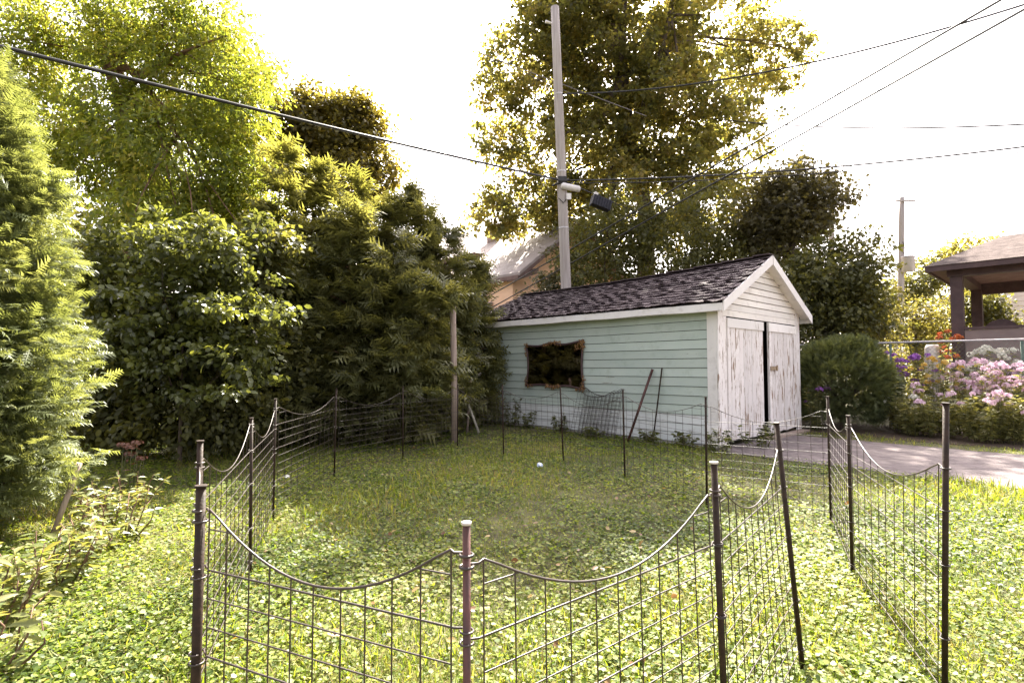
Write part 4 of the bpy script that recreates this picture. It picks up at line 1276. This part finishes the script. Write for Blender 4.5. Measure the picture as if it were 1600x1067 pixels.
# round maples far left
for px, d, bl, lab, nc in [
    (395, 27.0, [(395, 150, 48, 60), (370, 200, 60, 70), (410, 230, 40, 60), (360, 110, 50, 45)], 'brownish-green round maple behind the yellow-green tree', 330),
    (525, 29.0, [(520, 205, 68, 65), (480, 170, 36, 36), (560, 190, 36, 42), (590, 265, 32, 42), (540, 280, 70, 55), (470, 250, 40, 60)], 'round maple crown above the cedars in the distance', 460)]:
    b = Vector((gx(px, d), d, 0))
    tree('round_maple_tree', lab, b, [b, b + UZ * 4, at(px, 300, d), at(px, 220, d)], .3, [Bl(*q, d, q[2] * d / FPX) for q in bl], nc, 60, .62, .2, M['round_maple'], T_WIDE, 24, 'leafy trees')

# cedars: cones of drooping flat sprays
def conifer(name, label, base, h, rad, n, ssize, mat, tmpl, group, prof=None, zlow=.25, up=.15, curl=.3, per=24, inner=.45, leaders=3):
    e = empty(name, base, label, 'cedar' if 'cedar' in name else 'arborvitae', group)
    base = Vector(base)
    m_ = MB(); m_.tube([base - UZ * .2, base + UZ * h * .5, base + UZ * h * .8], [.12, .07, .015], 8)
    prof = prof or (lambda s: (1 - s) ** .8)
    nbr = max(40, n // per)
    tb = (np.arange(nbr) + rng.random(nbr)) / nbr
    tb = tb ** 1.1
    zb = zlow + (h - zlow) * tb
    ab = rng.random(nbr) * 2 * np.pi
    Lb = rad * prof(tb) * rng.uniform(.62, 1.22, nbr)
    Lb = np.maximum(Lb, .12)
    k = rng.integers(0, nbr, n)
    q = 1 - (1 - inner) * rng.random(n) ** 1.2           # position along the branch
    q = np.where(rng.random(n) < .15, rng.random(n) * .8 + .2, q)
    # several leaders give a ragged top
    nl = leaders
    loff = np.concatenate([[[0, 0, 1]], np.stack([rng.normal(0, .42 * rad, nl), rng.normal(0, .42 * rad, nl), rng.uniform(.68, .97, nl)], 1)])
    lead = np.where(rng.random(nbr) < .4, 0, rng.integers(0, nl + 1, nbr))
    zb = zlow + (zb - zlow) * loff[lead, 2]
    Lb = Lb * np.where(lead > 0, .8, 1.0)
    cx_, cy_ = loff[lead, 0] * (tb ** .5), loff[lead, 1] * (tb ** .5)
    cx_ = np.where(lead > 0, cx_, 0); cy_ = np.where(lead > 0, cy_, 0)
    o0 = np.stack([np.cos(ab[k]), np.sin(ab[k]), np.zeros(n)], 1)
    side = np.stack([-np.sin(ab[k]), np.cos(ab[k]), np.zeros(n)], 1)
    lat = rng.normal(0, 1, n) * (.10 + .17 * Lb[k] * (1.15 - q))
    P = np.array(base)[None] + o0 * (Lb[k] * q)[:, None] + side * lat[:, None]
    P[:, 0] += cx_[k]; P[:, 1] += cy_[k]
    P[:, 2] = zb[k] + (up * q - curl * q * (1 - q) * 1.5) * Lb[k] + rng.normal(0, .055, n)
    P[:, 2] = np.maximum(P[:, 2], .05)
    o = unit(o0 + side * np.sign(lat)[:, None] * .45)
    y = o + rng.normal(size=(n, 3)) * .30 + np.array([0, 0, .5]) * (up + tb[k] ** 3)[:, None]
    nr = np.array([0, 0, .8]) + rng.normal(size=(n, 3)) * .5
    rnd = np.clip(rng.random(nbr)[k] * .5 + rng.random(n) * .5, 0, 1)
    for k in range(26):
        a_ = random.uniform(0, 6.28); tt = random.uniform(.05, .85); zz = zlow + (h - zlow) * tt; r_ = rad * float(prof(np.array([tt]))[0]) * .85
        m_.tube([base + UZ * (zz - .25 * r_), base + Vector((math.cos(a_) * r_ * .5, math.sin(a_) * r_ * .5, zz - .05)), base + Vector((math.cos(a_) * r_, math.sin(a_) * r_, zz))], [.025, .016, .005], 5)
    m_.build('trunk', M['bark_red'], e)
    leaves('crown', P, y, nr, ssize * rng.uniform(.6, 1.3, n), tmpl, rnd, mat, e)
    return e
CG = 'cedars between the lawn and the shed'
for px, d, ytop, rad, n, mt, lab in [
    (485, 11.6, 250, 1.35, 6200, 'cedar_light', 'tallest light-topped cedar at the left of the cedar clump'),
    (545, 10.9, 330, 1.25, 5200, 'cedar', 'broad dark cedar left of the middle of the clump'),
    (628, 12.3, 300, 1.15, 4600, 'cedar', 'dark cedar with a pointed top in the middle of the clump'),
    (610, 10.9, 410, 1.20, 4600, 'cedar', 'low spreading cedar at the front of the clump'),
    (694, 12.9, 350, .98, 4000, 'cedar', 'narrow dark cedar behind the weathered wooden post'),
    (738, 13.8, 400, .72, 2400, 'cedar', 'small cedar overlapping the left end of the shed roof'),
    (665, 11.9, 455, .9, 3200, 'cedar', 'low drooping cedar left of the weathered wooden post'),
    (440, 10.4, 430, 1.05, 3800, 'cedar', 'low dark cedar at the left edge of the clump'),
    ]:
    b = Vector((gx(px, d), d, 0)); h = at(px, ytop, d).z
    conifer('cedar_tree', lab, b, h, rad, n, .36, M[mt], T_SPRAY, CG, prof=lambda s: np.minimum((1 - s) ** .8 * 1.15, .75 + .6 * s), zlow=.25, up=.05, curl=.35)
# arborvitae on the far left
for x, y_, h, rad, n, lab in [(-4.98, 4.75, 4.3, 1.08, 30000, 'large bright arborvitae filling the left edge of the lawn'),
                            (-5.2, 3.1, 4.2, 1.1, 5000, 'arborvitae at the extreme left edge nearest the viewer')]:
    conifer('arborvitae_tree', lab, Vector((x, y_, 0)), h, rad, n, .155, M['arbor'], T_SPRAY_FINE, 'arborvitae along the left', prof=lambda s: np.maximum(1 - s, 0) ** .5 * (.85 + .15 * np.minimum(1, s * 5)), zlow=.10, up=.35, curl=.1, per=40, inner=.5, leaders=0)
# big glossy shrubs under the box elder
for px, d, bl, nc, lab, mt in [
    (285, 8.4, [(270, 470, 75, 70), (200, 450, 55, 70), (340, 460, 60, 60), (300, 550, 90, 45), (205, 540, 50, 50), (180, 400, 50, 40), (260, 395, 80, 40), (380, 540, 55, 40), (330, 400, 60, 40), (160, 590, 35, 40), (240, 610, 40, 30), (130, 450, 30, 50), (400, 470, 40, 50)], 430, 'glossy dark broad-leaved shrub behind the arborvitae', 'shrub_glossy'),
    (400, 9.6, [(400, 420, 50, 45), (380, 500, 45, 50), (420, 380, 40, 30)], 170, 'light olive shrub under the yellow-green tree beside the cedars', 'green_bush'),
    (215, 8.9, [(210, 640, 90, 70), (310, 640, 100, 65), (380, 650, 70, 50), (170, 650, 60, 60), (150, 500, 70, 120), (270, 540, 120, 80)], 460, 'shadowy dense shrub behind the glossy shrub on the left', 'shrub_dark'),
    (390, 9.9, [(400, 600, 70, 70), (350, 540, 70, 70), (440, 560, 50, 80)], 260, 'shadowy shrub between the glossy shrub and the cedars', 'shrub_dark'),
    (235, 13.5, [(150, 480, 120, 170), (300, 450, 130, 180), (400, 420, 80, 150), (80, 400, 100, 200)], 420, 'deep green thicket tree behind the left shrubs', 'shrub_dark'),
    (560, 15.0, [(520, 480, 90, 130), (620, 480, 90, 110), (690, 500, 60, 80), (560, 600, 130, 60)], 360, 'dark thicket bush behind the cedar clump', 'shrub_dark')]:
    b = Vector((gx(px, d), d, 0))
    blobs = [Bl(*q, d, q[2] * d / FPX * .8) for q in bl]
    if d < 8.5:        # shoots that break the outline
        for k in range(16):
            blobs.append(Bl(random.uniform(140, 430), random.uniform(350, 430), random.uniform(10, 18), random.uniform(22, 45), d + random.uniform(-.6, .5), .2))
        for k in range(14):
            blobs.append(Bl(random.uniform(150, 430), random.uniform(450, 620), random.uniform(22, 40), random.uniform(9, 18), d - random.uniform(.5, 1.0), .25))
    tree('thicket_shrub', lab, b, [b, b + UZ * .7, b + UZ * 1.8], .035, blobs, nc, 40 if d < 8.5 else 46, (.20 if d < 8.5 else .24) * d / 9, (.092 if d < 8.5 else .085) * d / 8.4, M[mt], T_OVAL if d < 9 else T_WIDE, 26, 'shrubs on the left', cat='shrub', zmin=.02, shell=.5 if d < 8.5 else .2, flat=.42 if d < 8.5 else .65)

# ------------------------------------------------------------------ garden bed
def leafy(name, label, base, r, h, n, lsize, mat, tmpl=T_LANCE, group=None, cat='plant', stems=10, lean=.25, stem_mat='weed_stem'):
    e = empty(name, base, label, cat, group)
    base = Vector(base)
    m_ = MB(); tips = []
    Ps, Ys = [], []
    for k in range(stems):
        a = random.uniform(0, 6.28); q = r * math.sqrt(random.random())
        f0 = base + Vector((math.cos(a) * q * .55, math.sin(a) * q * .55, -.03)); hh = h * random.uniform(.6, 1.1)
        tip = base + Vector((math.cos(a) * q, math.sin(a) * q, hh)) + Vector((random.gauss(0, lean * .2), random.gauss(0, lean * .2), 0))
        mid = f0.lerp(tip, .5) + Vector((random.gauss(0, .04), random.gauss(0, .04), .04))
        m_.tube([f0, mid, tip], [.007, .006, .003], 4)
        tips.append(tip)
        for j in range(max(1, n // stems)):
            t = .12 + .88 * random.random()
            p = f0 * (1 - t) ** 2 + mid * 2 * t * (1 - t) + tip * t * t
            Ps.append(p)
            b_ = random.uniform(0, 6.28); Ys.append((math.cos(b_), math.sin(b_), random.uniform(-.35, .5)))
    m_.build('stem', M['bark_red'] if stem_mat == 'red' else M['green_stem'], e)
    P = np.array([tuple(p) for p in Ps]); Y = np.array(Ys); nn = len(P)
    leaves('foliage', P, Y, np.array([0, 0, 1.0]) + rng.normal(size=(nn, 3)) * .4, lsize * rng.uniform(.6, 1.25, nn), tmpl, rng.random(nn), M[mat], e)
    return e, tips
M['green_stem'] = surf_mat('green_stem', (.08, .09, .035), (.14, .13, .06), (30, 30, 10), .7, .1)
def flower_head_mesh(name, r, nflo, psize, mat, seed):
    g = np.random.default_rng(seed)
    P, Y, Nn = [], [], []
    for i in range(nflo):
        d = g.normal(size=3); d[2] = abs(d[2]) * .8 - .1; d /= np.linalg.norm(d)
        c = d * r * np.array([1, 1, .85]) * g.uniform(.75, 1.05)
        a0 = g.uniform(0, 6.28); x = np.cross(d, (0.3, .2, .9)); x /= np.linalg.norm(x); yv = np.cross(d, x)
        for k in range(5):
            a = a0 + k * 1.2566
            P.append(c); Y.append(x * np.cos(a) + yv * np.sin(a) + d * .25); Nn.append(d)
    P, Y, Nn = map(np.array, (P, Y, Nn))
    o = leaves(name, P, Y, Nn, np.full(len(P), psize), T_WIDE, g.random(len(P)), mat)
    me = o.data; bpy.data.objects.remove(o)
    return me
HEADS = {k: [flower_head_mesh('flower_head', r, n, ps, M[k], 11 + i) for i in range(3)] for k, r, n, ps in
         (('pink', .078, 16, .034), ('purple', .07, 16, .036), ('white_petal', .10, 22, .038), ('gold', .045, 8, .04), ('orange', .06, 14, .04))}
def flowering(label, base, r, h, kind, nhead, nleaf, group, lmat='green_bush', sc=1.0, name='flowering_plant'):
    e, tips = leafy(name, label, base, r, h, int(nleaf * 2.3), .125, 'bed_leaf' if lmat in ('green_bush', 'weed') else lmat, T_LANCE, group, 'flowers', max(nhead, 18), stem_mat='x')
    for k in range(nhead):
        o = bpy.data.objects.new('flower_head', random.choice(HEADS[kind]))
        o.location = tips[k] + UZ * .03; o.rotation_euler = (random.gauss(0, .25), random.gauss(0, .25), random.uniform(0, 6.28))
        s_ = sc * random.uniform(.75, 1.25); o.scale = (s_, s_, s_)
        link(o, e)
FG = 'flowers in the garden bed'
for px, d, h, r, kind, nh, nl, lab, lm in [
    (1395, 13.2, 1.62, .45, 'purple', 18, 300, 'deep purple flowers beside the round evergreen bush', 'shrub_dark'),
    (1432, 12.9, 1.55, .40, 'purple', 12, 280, 'mauve flowers behind the golden blooms', 'green_bush'),
    (1462, 12.4, 1.48, .45, 'gold', 22, 360, 'golden daisy clump left of the white blooms', 'green_bush'),
    (1405, 12.2, 1.05, .42, 'white_petal', 2, 420, 'leafy plant with a few white blooms beside the round evergreen', 'green_bush'),
    (1510, 11.9, 1.42, .45, 'pink', 30, 420, 'pink phlox left of the pink mass in the bed', 'green_bush'),
    (1545, 12.7, 1.72, .62, 'white_petal', 26, 420, 'large white hydrangea-like blooms in front of the porch', 'green_bush'),
    (1560, 11.3, 1.36, .50, 'pink', 36, 480, 'tallest pink phlox in the middle of the bed', 'green_bush'),
    (1596, 11.6, 1.48, .50, 'pink', 30, 440, 'pink phlox at the right edge of the picture', 'green_bush'),
    (1470, 11.3, .98, .50, 'pink', 6, 520, 'low leafy green clump with sparse pink flowers in the bed', 'green_bush'),
    (1530, 10.7, .92, .48, 'pink', 5, 560, 'low green phlox clump at the front of the bed', 'weed'),
    (1585, 10.4, .95, .45, 'pink', 9, 480, 'low pink phlox clump at the front right of the bed', 'weed'),
    (1425, 11.7, .72, .45, 'white_petal', 2, 420, 'short grassy plant with white specks at the front of the bed', 'weed'),
    (1272, 12.6, 1.02, .22, 'purple', 5, 120, 'few violet flowers between the shed and the round evergreen', 'green_bush'),
    (1640, 11.0, 1.4, .5, 'pink', 16, 380, 'pink phlox just beyond the right edge', 'green_bush'),
    (1480, 14.2, 2.15, .22, 'orange', 16, 120, 'orange chrysanthemums beside the porch post', 'green_bush'),
    ]:
    flowering(lab, Vector((gx(px, d), d, 0)), r, h, kind, nh, nl, FG, lm)
# round clipped evergreen
b = Vector((gx(1314, 13.1), 13.1, 0))
e = empty('round_evergreen', b, 'round clipped dark evergreen bush right of the shed', 'bush')
n = 12000
o3 = rand_dir(n); o3[:, 2] = np.where(o3[:, 2] < -.75, -o3[:, 2], o3[:, 2])
rad = 1.03 * (1 + .05 * np.sin(o3[:, 0] * 7) + .05 * np.sin(o3[:, 1] * 8 + o3[:, 2] * 6)) * (1 - .25 * rng.random(n) ** 2) * rng.uniform(.95, 1.09, n)
P = np.array(b)[None] + o3 * rad[:, None] * np.array([1.0, 1.0, .98]) + np.array([0, 0, 1.02]); 
ok = P[:, 2] > .04
P, o3 = P[ok], o3[ok]; n = len(P)
leaves('crown', P, o3 * .8 + rng.normal(size=(n, 3)) * .35 + np.array([0, 0, .35]), rng.normal(size=(n, 3)) + np.array([0, 0, .5]), .17 * rng.uniform(.6, 1.2, n), T_SPRAY, rng.random(n), M['ball'], e)
m_ = MB(); m_.tube([b - UZ * .1, b + UZ * .6, b + UZ * 1.5], [.08, .06, .02], 8)
for k in range(30):
    d_ = Vector(rand_dir(1)[0]); d_.z = abs(d_.z); m_.tube([b + UZ * .5, b + UZ * 1.0 + d_ * .5, b + UZ * 1.0 + d_ * .9], [.025, .015, .005], 5)
m_.build('trunk', M['bark'], e)

# weeds on the left, under the arborvitae
WG = 'broad-leaved weeds under the arborvitae'
spots = [(-2.62, 2.72, .30, .55, 'broad-leaved weed at the lower left corner of the picture'),
         (-2.95, 3.10, .34, .68, 'tall broad-leaved weed at the left edge below the arborvitae'),
         (-3.15, 3.75, .34, .62, 'reddish-stemmed weed in front of the arborvitae'),
         (-3.22, 4.25, .30, .50, 'bushy weed right of the arborvitae foot'),
         (-3.45, 4.75, .34, .62, 'leafy weed near the wooden stake'),
         (-3.85, 5.25, .34, .60, 'leafy weed behind the wooden stake'),
         (-4.05, 5.75, .30, .55, 'farthest leafy weed along the left lawn edge')]
for x, y_, r, h, lab in spots:
    leafy('leafy_weed', lab, Vector((x, y_, 0)), r, h * .62, 230, .095, 'weed', T_LANCE, WG, 'weed', 13, stem_mat='red')
e, tips = leafy('dried_flower', 'dried brown flower head at the dark edge of the lawn', Vector((gx(212, 6.6), 6.6, 0)), .14, .55, 20, .07, 'seed', T_LANCE, None, 'weed', 8)
sm = flower_head_mesh('flower_head', .08, 22, .03, M['seed'], 3)
for t_ in tips[:6]:
    o = bpy.data.objects.new('flower_head', sm); o.location = t_; o.scale = (.9, .9, .6); link(o, e)
# weeds along the foot of the shed
SG = 'weeds along the shed wall'
for v, uo, h, r, lab in [(.55, -.25, .30, .22, 'low weed at the shed wall near the white corner'), (-.15, -.30, .36, .28, 'weed at the white corner of the shed'),
                    (-.40, .75, .48, .32, 'dark bushy weed growing at the left door leaf'), (1.1, -.42, .26, .22, 'weed between the leaning posts and the corner'),
                    (2.4, -.5, .24, .22, 'weed at the foot of the spare wire panels'), (3.5, -.3, .42, .2, 'weed below the wall mirror'),
                    (4.6, -.3, .38, .26, 'weed left of the wall mirror by the wall'), (5.2, -.25, .72, .2, 'tall weed near the shed wall end'), (6.2, -.3, .5, .35, 'weed at the far shed corner beside the cedars')]:
    leafy('wall_weed', lab, S(uo, v), r, h, 150, .085, 'shrub_glossy', T_OVAL, SG, 'weed', 10)
leafy('dock_weed', 'lush dock weed at the bottom centre right of the nearest post', Vector((.06, 1.72, 0)), .17, .26, 60, .15, 'clover', T_OVAL, None, 'weed', 12)

# ------------------------------------------------------------------ lawn
def lawn_points(n, y0, y1, power):
    """points thinning out with distance inside the part of the lawn that can be seen"""
    q = rng.random(n)
    a = 1 - power
    y = (y0 ** a + q * (y1 ** a - y0 ** a)) ** (1 / a) if abs(a) > 1e-6 else y0 * (y1 / y0) ** q
    x = (rng.random(n) * 2 - 1) * (y * 1.08 + .7)
    du, dv = (x - C0.x), (y - C0.y)
    u = du * AU.x + dv * AU.y; v = du * AV.x + dv * AV.y
    ok = ~((u > -.03) & (u < SW + .05) & (v > -.02))
    ok &= ~((u > -.30 - .012 * np.maximum(-v, 0) / .45 + .07 * np.sin(v * 5)) & (u < 3.05 + .06 * np.sin(v * 6)) & (v <= .02))
    ok &= ~((u > 3.9 + .12 * np.sin(v * 4)) & (v < 2))
    return x[ok], y[ok], u[ok], v[ok]
def ivy_mask(x, y): return vnoise(x, y, 1.9, 21) + .5 * vnoise(x, y, 5.5, 22)
# ground ivy and clover
x, y, u, v = lawn_points(360000, 1.5, 15.5, .7)
msk = ivy_mask(x, y)
near = y < 5.0
keep = (rng.random(len(x)) < np.clip(.5 + msk * 1.6 + (y < 4.6) * .3, .10, 1)) & (u < 2.5)
x, y = x[keep], y[keep]; n = len(x)
hgt = ground_z(x, y) + .012 + rng.random(n) ** 1.4 * (.055 + .03 * vnoise(x, y, 3, 5))
P = np.stack([x, y, hgt], 1)
a = rng.random(n) * 6.283
Y = np.stack([np.cos(a), np.sin(a), rng.normal(0, .22, n)], 1)
Nn = np.array([0, 0, 1.0]) + rng.normal(size=(n, 3)) * np.array([.38, .38, .1])
sz = (.015 + .016 * rng.random(n) ** 2) * (1 + .10 * np.maximum(y - 2.5, 0))
rn = np.clip(.35 + .45 * vnoise(x, y, 2.7, 31) + rng.normal(0, .25, n), 0, 1)
o = leaves('ground_ivy', P, Y, Nn, sz, T_ROUND, rn, M['clover'])
tag(o, 'small round ground ivy and clover leaves covering the lawn', 'ground cover', kind='stuff')
# grass
x, y, u, v = lawn_points(340000, 1.5, 17.0, .6)
msk = ivy_mask(x, y)
keep = rng.random(len(x)) < np.clip(.55 - msk * 1.3, .10, 1)
x, y, u, v = x[keep], y[keep], u[keep], v[keep]; n = len(x)
tall = 1 + .6 * np.clip(vnoise(x, y, 1.3, 41) * 2.2, -.5, 1.2)
hl = (.04 + .06 * rng.random(n)) * tall * (1 + .025 * np.maximum(y - 3, 0))
P = np.stack([x, y, ground_z(x, y) - .004], 1)
a = rng.random(n) * 6.283; ln = rng.random(n) ** .9 * 1.25
Y = np.stack([np.cos(a) * ln, np.sin(a) * ln, np.full(n, .75)], 1)
Nn = np.stack([-np.cos(a), -np.sin(a), np.full(n, .2)], 1) * -1 + rng.normal(size=(n, 3)) * .3
rn = np.clip(.40 + .4 * vnoise(x, y, 2.1, 51) + rng.normal(0, .25, n), 0, 1)
wid = 1.0
T_B2 = (T_BLADE[0] * np.array([1.15, 1, 1]), T_BLADE[1])
o = leaves('lawn_grass', P, Y, Nn, hl, T_B2, rn, M['grass'])
tag(o, 'short uneven grass blades of the back lawn', 'grass', kind='stuff')

# fallen leaves
x, y, u, v = lawn_points(420, 1.8, 10.0, .3)
n = len(x)
P = np.stack([x, y, ground_z(x, y) + .05 + .02 * rng.random(n)], 1)
M['fallen'] = leaf_mat('fallen', [(.10, .05, .03), (.20, .11, .05), (.30, .22, .07), (.22, .15, .09)], .3, 1.3)
o = leaves('fallen_leaves', P, rng.normal(size=(n, 3)) * np.array([1, 1, .25]), np.array([0, 0, 1.0]) + rng.normal(size=(n, 3)) * .4, rng.uniform(.03, .065, n), T_OVAL, rng.random(n), M['fallen'])
tag(o, 'scattered brown and yellow fallen leaves on the lawn', 'leaves', kind='stuff')
